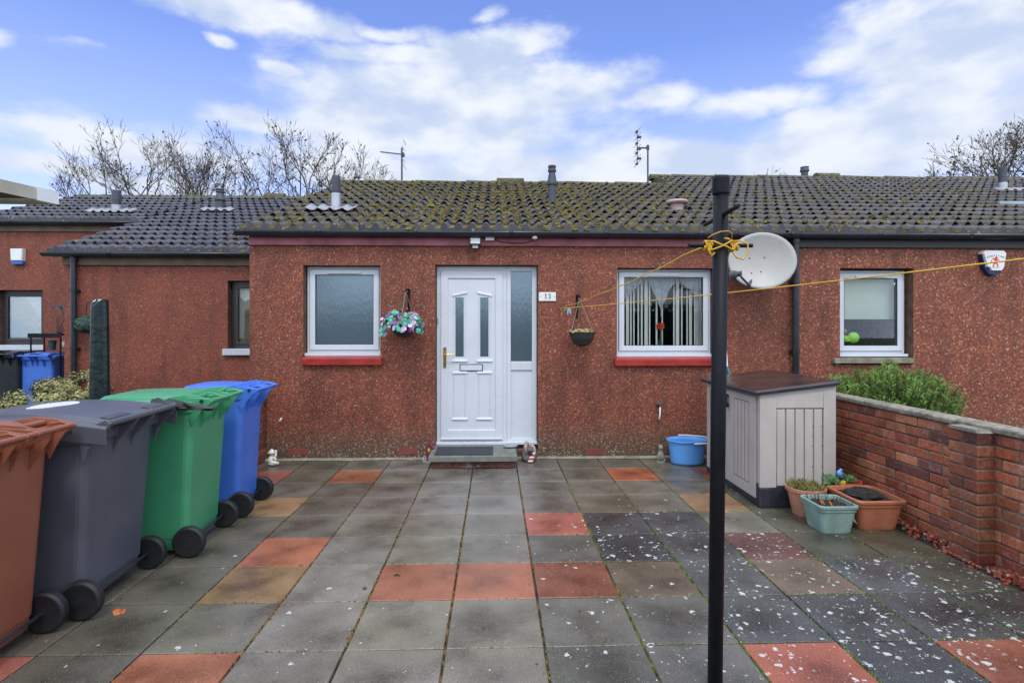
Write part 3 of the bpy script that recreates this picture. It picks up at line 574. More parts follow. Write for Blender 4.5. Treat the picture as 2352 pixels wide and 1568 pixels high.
def flue(parent, p, h, r, kind, zb=0):
    x, y, z = p
    if kind == 'cowl':
        prof = [(r,-.2),(r,h*.45),(r*1.35,h*.45),(r*1.4,h*.5),(r*.9,h*.78),(r*.85,h*.8),(r*1.15,h*.83),(r*1.15,h*.9),(r*.9,h*.92),(r*1.1,h*.95),(r*1.1,h)]
    else: prof = [(r,-.2),(r,h*.55),(r*1.06,h*.55),(r*1.06,h*.6),(r,h*.6),(r,h),(r*.8,h),(r*.8,h-.03)]
    b = MB(); b.lathe(prof, (x,y,z), 20); o = b.build('flue_pipe', 'flue', parent, smooth=False, bevel=.003)
    if zb:
        c = MB(); c.lathe([(r*1.12,-.15),(r*1.12,zb),(r*1.0,zb+.008)], (x,y,z), 20); c.build('flue_collar', 'alu', o, smooth=False)
    return o
def flashing(parent, x, y, z, w, d, slope, m='lead'):
    b = MB(); n = 16; vs = []; fs = []
    for i in range(n+1):
        for k in range(3):
            xx_ = x-w/2+w*i/n; yy = y-d/2+d*k/2
            vs.append((xx_, yy, z+slope*(yy-y)+h_roll(xx_)*.9+.020+rnd.uniform(-.004,.006)))
    for i in range(n):
        for k in range(2): a = i*3+k; fs.append((a, a+3, a+4, a+1))
    b.add(vs, fs); return b.build('flashing', m, parent, smooth=True, solid=.004)
# ---------------------------------------------------------------- the house at number 13
YW, SL = 6.2, .387
X13a, X13b = -2.72, 3.42
YE, ZE = 6.06, 2.535
H = thing('terraced_house', 'red roughcast bungalow with the white front door, maroon fascia and mossy roof', 'house', (0, YW, 0))
YF = 6.3                                             # plane of the window and door frames
def opx(xa, xb, ya, yb, Y=YF): a = onY(xa, yb, Y); b = onY(xb, ya, Y); return [a.x, b.x, a.z, b.z]
w1 = opx(706, 877, 613, 810); w2 = opx(1415, 1632, 619, 812); dr = opx(1003, 1233, 612, 1019); dr[2] = .155
def opn(w, dl=.0, sill=.11): return (w[0]-dl-.012, w[1]+.004, w[2]-sill, w[3]+.006)
shell(H, 'harl13', X13a, X13b, YW, 2.5, [opn(w1), opn(w2), (dr[0]-.006, dr[1]+.006, dr[2]-.06, dr[3]+.006)], 9.95, ZE+SL*3.89, 13.7, SL, ZE)
tile_roof('roof', X13a-.05, 3.26, YE, ZE, 9.95, SL, 'roof13', H, seed=5)
ridge_tiles(X13a-.05, 3.26, 9.95, ZE+SL*3.89, H, [(.03,.52)])
moss_clumps(X13a-.05, 3.26, YE, ZE, 9.95, SL, 5600, H, 'moss', 11)
moss_clumps(X13a-.05, 3.26, YE, ZE, 9.95, SL, 2600, H, 'mossb', 12, .9)
b = MB(); b.box(X13a+.004, X13b-.09, 6.168, 6.199, 2.385, 2.52); b.build('fascia', 'fascia', H, bevel=.003)
b = MB(); b.box(X13a-.02, X13b, 6.10, 6.168, 2.503, 2.53); b.build('eaves_board', 'blackp', H)
gutter(H, X13a-.1, 3.41, 6.095, 2.528)
for (zz, Y_, Yt) in ((0,0,0),):                       # verge board under the roof edge
    v = MB(); v.loft([[(X13a-.05, YE+.02, ZE-.05), (X13a-.05, YE+.02, ZE+.01), (X13a-.05, 9.95, ZE+SL*3.89+.01), (X13a-.05, 9.95, ZE+SL*3.89-.05)], [(X13a-.01, YE+.02, ZE-.05), (X13a-.01, YE+.02, ZE+.01), (X13a-.01, 9.95, ZE+SL*3.89+.01), (X13a-.01, 9.95, ZE+SL*3.89-.05)]]); v.build('verge', 'ridge', H)
def red_sill(w, x0, x1):
    b = MB(); z1 = w[2]-.042
    b.loft([[(x, YF-.005, z1+.02), (x, YW-.045, z1-.01), (x, YW-.055, z1-.018), (x, YW-.055, z1-.088), (x, YF-.005, z1-.088)] for x in (x0, x1)])
    return b.build('stone_sill', 'redpaint', H, bevel=.004, fix=True)
fr1 = upvc_window(H, *w1, YF, pane='frost'); fr2 = upvc_window(H, *w2, YF)
a = onY(693, 830, YW-.05); c = onY(877, 830, YW-.05); red_sill(w1, a.x, c.x)
a = onY(1413, 830, YW-.05); red_sill(w2, a.x, w2[1]+.03)
# dark reveals between sill and window
# right window dressing
gx0, gx1, gz0, gz1 = w2[0]+.09, w2[1]-.09, w2[2]+.09, w2[3]-.09
b = MB()
for px_ in (1441,1449,1466,1474,1492,1508,1521,1548,1556,1566,1578,1596,1610,1456,1484,1586,1602):
    x = onY(px_, 700, YF+.12).x; wv = rnd.choice((.016,.02,.024))
    b.cbox((x, YF+.12, (gz0+gz1)/2), (wv*1.6 if wv > .02 else wv, .003, gz1-gz0+.1), Matrix.Rotation(R(rnd.uniform(-25,25)), 3, 'Z'))
b.build('vertical_blind', 'blind', fr2)
b = MB()
def swag(b, xc, w, drop, n=14, flip=0, Y=YF+.07):
    top = gz1+.03; vs = []; fs = []
    for i in range(n+1):
        u = i/n; x = xc+(u-.5)*w; 
        t = 1-abs(2*u-1) if flip == 0 else (u if flip > 0 else 1-u)
        zb = top-.08-drop*max(0, t)**1.1; yy = Y+.012*math.sin(u*34)
        for k in range(5): vs.append((x, yy+.004*k*math.sin(u*20+k), top+(zb-top)*k/4))
    for i in range(n):
        for k in range(4): a = i*5+k; fs.append((a, a+5, a+6, a+1))
    b.add(vs, fs)
xc = onY(1523, 700, YF).x
swag(b, xc, .30, .32); swag(b, gx0+.10, .28, .26, flip=-1); swag(b, gx1-.10, .28, .26, flip=1)
b.lathe([(.002,.0),(.01,-.01),(.004,-.03),(.009,-.09)], (xc, YF+.07, gz1-.36), 8)
b.build('net_curtain', 'net', fr2)
# ---- door
D_ = MB(); xs0, xs1, zs0, zs1 = dr; xm = onY(1158, 700, YF).x
bar_frame(D_, xs0, xm+.03, zs0+.02, zs1, .055, YF, YF+.07, (.05,.05,.055,.03))
door = D_.build('front_door', 'upvc', H, bevel=.005)
b = MB(); bar_frame(b, xm+.031, xs1, zs0+.02, zs1, .05, YF, YF+.07, (.045,.055,.055,.03)); zmid = onY(1190, 840, YF).z
b.box(xm+.076, xs1-.055, YF+.004, YF+.062, zmid-.05, zmid+.05); b.build('side_frame', 'upvc', door, bevel=.006, seg=3)
b = MB(); b.box(xm+.07, xs1-.05, YF+.03, YF+.04, zmid+.045, zs1-.05); b.build('side_pane', 'frost', door)
b = MB(); b.box(xm+.07, xs1-.05, YF+.022, YF+.045, zs0+.04, zmid-.045); b.build('side_panel', 'upvc', door)
b = MB(); b.box(xs0-.004, xs1+.004, YF-.045, YF+.08, zs0-.012, zs0+.022); b.build('threshold', 'upvc', door, bevel=.006)
lx0, lx1, lz0, lz1 = xs0+.045, xm-.015, zs0+.05, zs1-.05
b = MB(); bar_frame(b, lx0, lx1, lz0, lz1, .1, YF-.014, YF+.03, (.085,.085,.09,.105)); b.build('door_leaf', 'upvc', door, bevel=.008, seg=3)
# panel with two slim glazed lights (openings cut), raised mouldings
px0, px1, pz0, pz1 = lx0+.083, lx1-.083, lz0+.10, lz1-.088
def zy(y): return onY(1100, y, YF).z
def xx0(x): return onY(x, 800, YF).x
L1, L2 = (xx0(1046), xx0(1065)), (xx0(1103), xx0(1122)); lt, lb = zy(683), zy(819)
b = MB(); xs_ = [px0, L1[0], L1[1], L2[0], L2[1], px1]; zs_ = [pz0, lb, lt, pz1]
for i in range(5):
    for k in range(3):
        if k == 1 and i in (1, 3): continue
        b.box(xs_[i], xs_[i+1], YF+.002, YF+.02, zs_[k], zs_[k+1])
b.build('door_panel', 'upvc', door)
for (a, c) in (L1, L2):
    g_ = MB(); g_.box(a-.002, c+.002, YF+.01, YF+.015, lb-.002, lt+.002); g_.build('light_pane', 'frost', door)
b = MB()
def mould(b, x0, x1, z0, z1, w=.02, h=.014):
    bar_frame(b, x0, x1, z0, z1, w, YF+.002-h, YF+.0015)
for (a, c, s_) in ((L1[0], L1[1], 1), (L2[0], L2[1], -1)):
    x0_, x1_ = a-.02, c+.025
    zt_ = lt+.012; hi_l, hi_r = (.0, .035) if s_ > 0 else (.035, .0)
    # sloping head moulding
    b.loft([[(x, YF-.014, z), (x, YF+.0015, z), (x, YF+.0015, z+.026), (x, YF-.006, z+.026)] for x, z in ((x0_-.014, zt_+hi_l), (x1_+.014, zt_+hi_r))])
    b.loft([[(x, YF-.016, z), (x, YF+.0015, z), (x, YF+.0015, z+.03), (x, YF-.006, z+.03)] for x, z in ((x0_-.02, lb-.055), (x1_+.02, lb-.055))])
    for q in (x0_, x1_-.012): b.box(q, q+.012, YF-.006, YF+.0015, lb-.026, zt_)
    m0, m1 = zy(963), zy(855)
    b.loft([[(x, YF-.014, z), (x, YF+.0015, z), (x, YF+.0015, z+.026), (x, YF-.004, z+.026)] for x, z in ((x0_-.014, m1-.01), (x1_+.014, m1-.01))])
    b.loft([[(x, YF-.016, z), (x, YF+.0015, z), (x, YF+.0015, z+.026), (x, YF-.004, z+.026)] for x, z in ((x0_-.02, m0), (x1_+.02, m0))])
    for q in (x0_, x1_-.01): b.box(q, q+.010, YF-.005, YF+.0015, m0+.027, m1-.011)
b.build('moulding', 'upvc', door, bevel=.003)
b = MB(); lbx0, lbx1, lbz0, lbz1 = xx0(1057), xx0(1108), zy(851), zy(837)
b.box(lbx0-.005, lbx1+.005, YF-.006, YF+.001, lbz0-.006, lbz1+.006); lbx = b.build('letter_box', 'blackp', door, bevel=.003)
b = MB(); b.box(lbx0+.004, lbx1-.004, YF-.014, YF-.0065, lbz0+.004, lbz1-.004); b.build('letter_flap', 'upvc', door, bevel=.003)
b = MB(); hx = xx0(1022); b.box(hx-.016, hx+.016, YF-.028, YF-.0145, zy(843), zy(797)); hz_ = zy(814)
b.tube([(hx, YF-.027, hz_), (hx, YF-.07, hz_), (hx+.03, YF-.075, hz_+.002), (hx+.115, YF-.07, hz_+.002)], [.009,.009,.009,.006], 10); b.build('door_handle', 'gold', door, bevel=.003)
b = MB(); b.box(lx0, lx1, YF-.035, YF-.015, lz0-.005, lz0+.014); b.build('weather_bar', 'upvc', door, bevel=.005)
b = MB(); b.box(xs0+.004, xs0+.022, YF-.03, YF-.001, zy(740), zy(730)); b.build('door_bell', 'sensor', door, bevel=.002)
# flues, vent cap
p = onY(770, 480, 7.0)
def onroof(x, y, Ye=YE, ze=ZE, sl=SL):              # where the ray through a pixel meets the roof plane
    d = ray(x, y); t = (ze+.03-HCAM-sl*Ye)/(d.z-sl*d.y); return Vector((d.x*t, d.y*t, HCAM+d.z*t))
p = onroof(772, 482); q = ont(770, 405, p.y/ray(770,405).y); flue(H, p, q.z-p.z, .055, 'plain', .2); flashing(H, p.x-.02, p.y-.08, p.z-.02, .62, .26, SL)
p = onroof(1268, 462); q = ont(1268, 381, p.y/ray(1268,381).y); flue(H, p, q.z-p.z, .052, 'cowl')
p = onroof(1555, 480); b = MB(); b.lathe([(.09,-.05),(.09,.06),(.135,.065),(.15,.085),(.135,.11),(.0,.125)], (p.x,p.y,p.z), 24); b.build('roof_vent', mat('pink_plastic', (.42,.3,.28), .5), H, smooth=False, bevel=.002)
def airbrick(px_, py_):
    c = onY(px_, py_, YW); b = MB(); b.box(c.x-.105, c.x+.105, YW-.004, YW+.02, c.z-.035, c.z+.035); o = b.build('air_brick', mat('air_brick_red', (.38,.055,.03), .7, .2), H)
    d = MB()
    for i in range(9):
        for k in range(4): x = c.x-.088+i*.022; z = c.z-.026+k*.0175; d.box(x-.007, x+.007, YW-.0062, YW-.0042, z-.0055, z+.0055)
    d.build('air_holes', 'gasket', o)
airbrick(685, 1037); airbrick(938, 1036); airbrick(1369, 1037)
# small white overflow stub, outdoor tap
c = onY(646, 963, YW); b = MB(); b.tube([(c.x, YW, c.z+.01), (c.x+.006, YW-.05, c.z)], .011, 10); b.build('overflow_pipe', 'whitep', H)
# downpipe between the two houses
def downpipe(parent, x, Y, z0, z1, r=.035, m='gutter'):
    b = MB(); b.tube([(x, Y, z0), (x, Y, z1-.02), (x, Y, z1)], r, 14)
    for z in [z0+.4+.8*i for i in range(int((z1-z0)/.8))]: b.lathe([(r+.006,-.03),(r+.006,.03)], (x,Y,z), 14); b.box(x-r-.02, x+r+.02, Y+r*.6, Y+r+.02, z-.015, z+.015)
    b.lathe([(r+.01,-.05),(r+.012,.04)], (x, Y, z1-.02), 14)
    return b.build('downpipe', m, parent, smooth=False, bevel=.002)
xd = onY(1828, 700, 6.14).x; downpipe(H, xd, 6.14, .0, 2.5)

# ---------------------------------------------------------------- next house to the right
HR = thing('terraced_house', 'right-hand red roughcast house with dark grey fascia and half-drawn pale blind', 'house', (7, YW, 0))
wR = opx(1919, 2077, 622, 812); stR = opx(1915, 2098, 825, 843, YW-.03)
XR1 = 11.8
wB = [8.6, 9.5, 1.15, 2.1]
shell(HR, 'harlR', X13b+.003, XR1, YW, 2.5, [(wR[0]-.01, onY(2098,700,YW).x, wR[2]-.12, wR[3]+.02), (wB[0]-.02, wB[1]+.02, wB[2]-.1, wB[3]+.02)], 11.3, ZE+SL*5.24, 16.5, SL, ZE)
tile_roof('roof', 3.265, XR1, YE, ZE, 11.3, SL, 'roofR', HR, seed=8)
ridge_tiles(3.2, XR1, 11.3, ZE+SL*5.24, HR, [(onY(1872,405,11.3).x, onY(1922,405,11.3).x)])
moss_clumps(3.27, 8.6, YE, ZE, 11.3, SL, 4600, HR, 'moss', 21, .85)
moss_clumps(3.27, 11.4, YE, ZE, 11.3, SL, 4200, HR, 'mossb', 22, .95)
b = MB(); b.box(X13b-.06, XR1, 6.165, 6.199, 2.385, 2.52); b.build('fascia', 'darkfascia', HR, bevel=.003)
b = MB(); b.box(X13b+.003, XR1, 6.10, 6.165, 2.503, 2.53); b.build('eaves_board', 'blackp', HR)
gutter(HR, 3.415, XR1, 6.095, 2.528)
v = MB(); v.loft([[(3.262, 9.95, ZE+SL*3.89-.03), (3.262, 9.95, ZE+SL*3.89+.07), (3.262, 11.3, ZE+SL*5.24+.03), (3.262, 11.3, ZE+SL*5.24-.3), (3.262,9.95,ZE+SL*3.89-.3)], [(3.29, 9.95, ZE+SL*3.89-.03), (3.29, 9.95, ZE+SL*3.89+.07), (3.29, 11.3, ZE+SL*5.24+.03), (3.29, 11.3, ZE+SL*5.24-.3),(3.29,9.95,ZE+SL*3.89-.3)]]); v.build('verge', 'ridge', HR)
frR = upvc_window(HR, *wR, YF)
b = MB(); b.box(stR[0], stR[1], YW-.05, YF, wR[2]-.105, wR[2]-.045); b.build('stone_sill', 'stone', HR, bevel=.006)
b = MB(); b.box(wR[0]+.05, wR[1]-.05, YF+.10, YF+.104, onY(2000,733,YF+.1).z, wR[3]-.03); b.build('roller_blind', 'roller', frR)
upvc_window(HR, *wB, YF); b = MB(); b.box(wB[0]-.04, wB[1]+.04, YW-.05, YF, wB[2]-.1, wB[2]-.04); b.build('stone_sill', 'stone', HR)
p = onroof(2303, 438); q = ont(2303, 384, p.y/ray(2303,384).y); flue(HR, p, q.z-p.z, .062, 'plain', .13); flashing(HR, p.x+.14, p.y-.05, p.z-.02, .55, .2, SL)
p = onroof(2345, 470); b = MB(); b.box(p.x-.35, p.x+.9, p.y-.03, p.y+.03, p.z-.0, p.z+.045); b.build('roof_window_edge', 'sensor', HR, bevel=.005)
p = ont(1848, 405, 12.5/ray(1848,405).y); b = MB(); b.lathe([(.075,-.6),(.075,.10),(.1,.11),(.085,.2),(.095,.21)], (p.x, 12.5, p.z), 16); b.build('flue_pipe', 'flue', HR)

# ---------------------------------------------------------------- houses set back to the left
YA, YEa, ZEa = 7.8, 7.68, 2.50
XAl = onY(148, 650, YA).x; YR_ = 12.35; ZR_ = ZEa+SL*(YR_-YEa)
HA = thing('terraced_house', 'set-back orange-red roughcast house right of the black drainpipe, with a half-hidden brown window', 'house', (-4.4, YA, 0))
oA = opx(531, 600, 646, 803, YA+.1); oA[1] = oA[0]+.95
shell(HA, 'harlA', XAl, X13a-.01, YA, 2.48, [(oA[0], oA[1], oA[2], oA[3])], YR_, ZR_, 17, SL, ZEa)
tile_roof('roof', XAl-.14, X13a-.075, YEa, ZEa, YR_, SL, 'roofA', HA, seed=31)
ridge_tiles(XAl-.14, 1.0, YR_, ZR_, HA, [(onY(610,460,YR_).x, onY(655,460,YR_).x)])
tile_extra = tile_roof('roof', X13a-.073, 1.0, 9.2, ZEa+SL*(9.2-YEa), YR_, SL, 'roofA', HA, back=False, seed=33)
moss_clumps(-5.9, -2.85, YEa, ZEa, YR_, SL, 260, HA, 'mossb', 32, .7); moss_clumps(-3.9, -2.83, YEa, ZEa, 10, SL, 420, HA, 'moss', 34, .9)
b = MB(); b.box(XAl, X13a-.01, YA-.035, YA-.001, 2.33, 2.46); b.box(XAl-.13, X13a-.01, YA-.10, YA-.037, 2.44, 2.475); b.build('fascia', 'tan_board', HA, bevel=.003)
gutter(HA, XAl-.2, X13a-.01, YEa+.0, 2.49)
xd = onY(169, 650, YA-.06).x; downpipe(HA, xd, YA-.06, -.02, 2.44, .036)
v = MB()
v.loft([[(x, YEa+.03, ZEa-.06), (x, YEa+.03, ZEa+.01), (x, YR_, ZR_+.01), (x, YR_, ZR_-.06)] for x in (XAl-.14, XAl-.10)]); v.build('verge', 'tan_board', HA)
def brown_window(parent, o, Y, blind, fw=.06, side=True):
    f = MB(); bar_frame(f, o[0]+.01, o[1]-.005, o[2]+.02, o[3]-.005, fw, Y, Y+.06); fr = f.build('window', 'brownframe', parent, bevel=.005)
    s = MB(); bar_frame(s, o[0]+.01+fw-.012, o[1]-fw+.007, o[2]+fw+.008, o[3]-fw+.007, .045, Y-.014, Y+.03); s.build('sash', 'brownframe', fr, bevel=.005)
    p = MB(); p.box(o[0]+.1, o[1]-.09, Y+.006, Y+.011, o[2]+.1, o[3]-.09); p.build('pane', 'glass', fr)
    b = MB(); z = o[2]+.1
    while z < o[3]-.1: b.cbox(((o[0]+o[1])/2, Y+.07, z), (o[1]-o[0]-.16, .022, .0022), Matrix.Rotation(R(55), 3, 'X')); z += .017
    b.build('venetian_blind', blind, fr)
    q = MB(); q.box(o[0]-.05, o[1]+.04, Y-.16, Y, o[2]-.07, o[2]+.018); q.build('window_sill', 'upvc2', fr, bevel=.005)
    return fr
frA = brown_window(HA, oA, YA+.1, 'beigeblind')
b = MB(); ztop = oA[3]-.1; vs = []; fs = []
for i in range(13):
    x = oA[0]+.1+i*.06; zb = ztop-.12-.05*abs(math.sin(i*1.1))-.02*(i%2); vs += [(x, YA+.15, ztop), (x, YA+.15+.008*(i%2), zb)]
    if i: fs.append((2*i-2, 2*i, 2*i+1, 2*i-1))
b.add(vs, fs); b.build('lace_pelmet', 'white', frA)

YB, YEb = 9.9, 9.78
ZEb = ZEa+SL*(YEb-YEa); XBl = -9.05
HB = thing('terraced_house', 'farthest left roughcast house with a beige-blind window behind the bins and alarm box', 'house', (-8, YB, 0))
oB = opx(4, 111, 667, 794, YB+.12)
b0 = shell(HB, 'harlA', XBl, XAl-.003, YB, ZEb-.02, [(oB[0], oB[1], oB[2], oB[3])], YR_, ZR_, 17, SL, ZEb)
tile_roof('roof', XBl-.1, XAl-.145, YEb, ZEb, YR_, SL, 'roofA', HB, seed=41)
ridge_tiles(onY(186,452,YR_).x, XAl-.14, YR_, ZR_, HB)
b = MB(); b.box(XBl, XAl-.01, YB-.035, YB-.001, ZEb-.17, ZEb-.04); b.box(XBl-.1, XAl-.145, YB-.10, YB-.037, ZEb-.06, ZEb-.025); b.build('fascia', 'tan_board', HB, bevel=.003)
gutter(HB, XBl-.2, XAl+.6, YEb, ZEb-.01)
frB = brown_window(HB, oB, YB+.12, 'beigeblind', .075)
b = MB(); vs = []; fs = []
for i in range(9):
    t = i/8; x = oB[1]-.09-.42*t; zb = oB[3]-.1-.55*(1-t)**1.6; vs += [(x, YB+.155, oB[3]-.1), (x, YB+.155+.01*(i%2), zb)]
    if i: fs.append((2*i-2, 2*i, 2*i+1, 2*i-1))
b.add(vs, fs); b.build('side_curtain', 'net', frB)
def onroofA(x, y): return onroof(x, y, YEa, ZEa)
p = onroofA(268, 487); q = ont(268, 438, p.y/ray(268,438).y); flue(HB, p, q.z-p.z, .075, 'plain', .12); flashing(HB, p.x-.02, p.y-.1, p.z-.02, .8, .24, SL)
p = onroofA(506, 484); q = ont(506, 434, p.y/ray(506,434).y); flue(HA, p, q.z-p.z, .07, 'cowl'); flashing(HA, p.x, p.y-.1, p.z-.02, .55, .24, SL)

# ---------------------------------------------------------------- things fixed to the walls
def alarm_box(name, label, px_, py_, Y, w, h, shield):
    c = onY(px_, py_, Y); t = thing(name, label, 'alarm box', (c.x, Y, c.z))
    if shield:
        def outl(k): return [(-w/2*k, h*.38*k), (-w*.40*k, h*.5*k), (w*.40*k, h*.5*k), (w/2*k, h*.40*k), (w*.40*k, -h*.2*k), (w*.3*k, -h*.36*k), (-w*.14*k, -h*.36*k), (-w*.24*k, -h*.2*k), (-w*.34*k, -h*.2*k)]
        b = MB(); o = outl(1); b.loft([[(x+c.x, Y-.001, z+c.z) for x, z in o], [(x+c.x, Y-.065, z+c.z) for x, z in o], [(x*.95+c.x, Y-.08, z*.95+c.z) for x, z in o]]); b.build('cover', 'whitep', t, fix=True)
        o2 = [(-w*.5, h*.34), (-w*.44, h*.40), (w*.44, h*.4), (w*.42, -h*.22), (w*.30, -h*.46), (w*.05, -h*.55), (-w*.18, -h*.5), (-w*.38, -h*.24)]
        b = MB(); b.loft([[(x+c.x-.006, Y-.002, z+c.z) for x, z in o2], [(x+c.x-.004, Y-.055, z+c.z) for x, z in o2]]); b.build('strobe_base', 'navy', t, fix=True, bevel=.006)
        e = MB(); yy = Y-.0815
        def poly(pts): e.loft([[(c.x+x*w, yy+.002, c.z+z*w) for x, z in pts], [(c.x+x*w, yy-.0012, c.z+z*w) for x, z in pts]])
        poly([(-.02,.22),(.06,.24),(.1,.2),(.07,.14),(.03,.13)]); poly([(-.02,.2),(.05,.16),(.07,.02),(.0,-.06),(-.06,-.02),(-.03,.08)])
        poly([(.05,.1),(.16,.14),(.17,.1),(.06,.05)]); poly([(-.02,.13),(-.12,.18),(-.13,.14),(-.03,.08)]); poly([(.04,-.02),(.13,-.1),(.1,-.18),(.06,-.17),(.07,-.09),(.0,-.04)])
        poly([(-.04,-.02),(-.1,-.1),(-.14,-.18),(-.09,-.19),(-.04,-.1),(.0,-.05)]); poly([(-.05,.0),(-.14,.02),(-.17,.1),(-.2,.09),(-.17,-.02),(-.07,-.05)]); e.build('lion_emblem', 'lionred', t)
        for i, ch in enumerate('SCOTTISH'):
            an = (i-3.5)*.105; text(ch, (c.x+w*1.0*math.sin(an)*.95, yy, c.z+h*.25+w*.9*(math.cos(an)-1)+.004), .031, 'ink', t, 'lettering', rot=-an)
        b = MB(); b.box(c.x-.04, c.x+.05, yy-.001, yy+.002, c.z-h*.2, c.z-h*.19); b.box(c.x-.03, c.x+.04, yy-.001, yy+.002, c.z-h*.235, c.z-h*.225); b.build('small_print', 'lens', t)
    else:
        b = MB(); b.loft([[(c.x+x*k, Y-d, c.z+z*k) for x, z in ((-w/2,h/2),(w/2,h/2),(w*.46,-h*.28),(-w*.46,-h*.28))] for k, d in ((1,.001),(1,.07),(.9,.085))]); b.build('cover', 'whitep', t, fix=True, bevel=.004)
        b = MB(); b.box(c.x-w*.44, c.x+w*.44, Y-.07, Y-.001, c.z-h*.5, c.z-h*.285); b.build('strobe_base', 'blueplastic', t, bevel=.006)
    return t
def text(s, p, size, m, parent, name, rot=0, thick=.0008):
    cu = bpy.data.curves.new('t', 'FONT'); cu.body = s; cu.size = size; cu.align_x = 'CENTER'; cu.align_y = 'CENTER'; cu.extrude = thick
    o = bpy.data.objects.new('t', cu); COL.objects.link(o); bpy.context.view_layer.update()
    me = bpy.data.meshes.new_from_object(o); bpy.data.objects.remove(o)
    me.transform(Matrix.Translation(Vector(p)-Vector(parent['_o'])) @ Matrix.Rotation(rot, 4, 'Y') @ Matrix.Rotation(R(90), 4, 'X'))
    me.materials.clear(); me.materials.append(M[m]); q = bpy.data.objects.new(name, me); COL.objects.link(q); q.parent = parent; q['_o'] = parent['_o']; return q
alarm_box('alarm_box', 'white and navy shield-shaped alarm box printed with a red lion', 2272, 604, YW, .27, .27, True)
alarm_box('alarm_box', 'white alarm box with a blue base on the far left wall', 46, 590, YB, .21, .27, False)
# number plate
c = onY(1257, 681.5, YW); t = thing('house_number_plate', 'white enamel plate reading 13 beside the front door', 'sign', (c.x, YW, c.z))
b = MB(); b.box(c.x-.097, c.x+.097, YW-.018, YW, c.z-.05, c.z+.05); b.build('plate', 'whitep', t, bevel=.006)
b = MB(); yy = YW-.0195
def g1(x, z, pts): b.loft([[(c.x+x+a*.001, yy+.002, c.z+z+q*.001) for a, q in pts], [(c.x+x+a*.001, yy, c.z+z+q*.001) for a, q in pts]])
g1(-.018, .008, [(-5,-24),(5,-24),(5,25),(-5,25)]); g1(-.018, .008, [(-14,-27),(14,-27),(14,-22),(-14,-22)]); g1(-.018, .008, [(-15,17),(-5,20),(-5,25),(-15,21)])
arc = lambda cx, cz, r, a0, a1, w: [(cx+r*math.cos(R(a)), cz+r*math.sin(R(a))) for a in range(a0, a1+1, 20)] + [(cx+(r-w)*math.cos(R(a)), cz+(r-w)*math.sin(R(a))) for a in range(a1, a0-1, -20)]
for (cx_, cz_, r_, a0, a1) in ((0,12,14,-70,150),(0,-12,16,-150,70)):
    pts = [(cx_+(r_-4)*math.cos(R(a)), 0, cz_+(r_-4)*math.sin(R(a))) for a in range(a0, a1+1, 20)]
    b.tube([(c.x+.022+x*.001, yy+.001, c.z+.008+z*.001) for x, _, z in pts], .0042, 6)
b.build('numerals', 'ink', t)
for sx in (-1, 1): b = MB(); b.box(c.x+sx*.083-.005, c.x+sx*.083+.005, yy, yy+.002, c.z-.005, c.z+.005); b.build('plate_screw', 'lens', t)
b = MB()
for i in range(9): b.box(c.x-.04+i*.009, c.x-.035+i*.009, yy+.0005, yy+.002, c.z-.038, c.z-.031)
b.build('small_lettering', 'lens', t)
# floodlight, junction box, camera
c = onY(1092, 555, 6.14); t = thing('floodlight', 'small black floodlight with a sensor under the gutter above the door', 'light', (c.x, 6.168, c.z))
b = MB(); bar_frame(b, c.x-.063, c.x+.063, c.z-.035, c.z+.045, .01, 6.10, 6.16); b.box(c.x-.055, c.x+.055, 6.13, 6.165, c.z-.03, c.z+.04); b.box(c.x-.035, c.x+.035, 6.1, 6.16, c.z-.085, c.z-.04); b.build('housing', 'blackp', t, bevel=.004)
b = MB(); b.box(c.x-.052, c.x+.052, 6.105, 6.12, c.z-.024, c.z+.034); b.build('lamp_glass', 'whitep', t)
b = MB(); b.box(c.x-.03, c.x+.03, 6.092, 6.099, c.z-.08, c.z-.055); b.build('motion_sensor', 'sensor', t, bevel=.004)
c1 = onY(1125, 547, 6.15); t = thing('junction_box', 'white junction box on the maroon fascia beside the floodlight', 'junction box', (c1.x, 6.168, c1.z)); b = MB(); b.box(c1.x-.05, c1.x+.05, 6.12, 6.168, c1.z-.028, c1.z+.028); b.build('cover', 'whitep', t, bevel=.006)
c2 = onY(1228, 545, 6.12); t = thing('security_camera', 'little white dome camera hanging from the gutter, its cable looping left', 'camera', (c2.x, 6.12, c2.z))
b = MB(); b.lathe([(.02,.035),(.032,.03),(.034,.0),(.026,-.02),(0,-.03)], (c2.x, 6.1, c2.z), 14); b.build('camera_body', 'whitep', t)
b = MB(); b.lathe([(.012,0),(.012,.006),(.001,.007)], (c2.x, 6.072, c2.z-.004), 10, axis='Y', rot=Matrix.Rotation(R(180),3,'Z')); b.build('lens', 'blackp', t)
b = MB(); b.tube([(c1.x+.05, 6.155, c1.z-.01), (c1.x+.12, 6.155, c1.z-.04), (c1.x+.25, 6.155, c1.z-.05), (c2.x-.12, 6.155, c2.z-.06), (c2.x-.03, 6.15, c2.z-.035), (c2.x, 6.12, c2.z-.01)], .004, 6); b.build('cable', 'blackp', t)
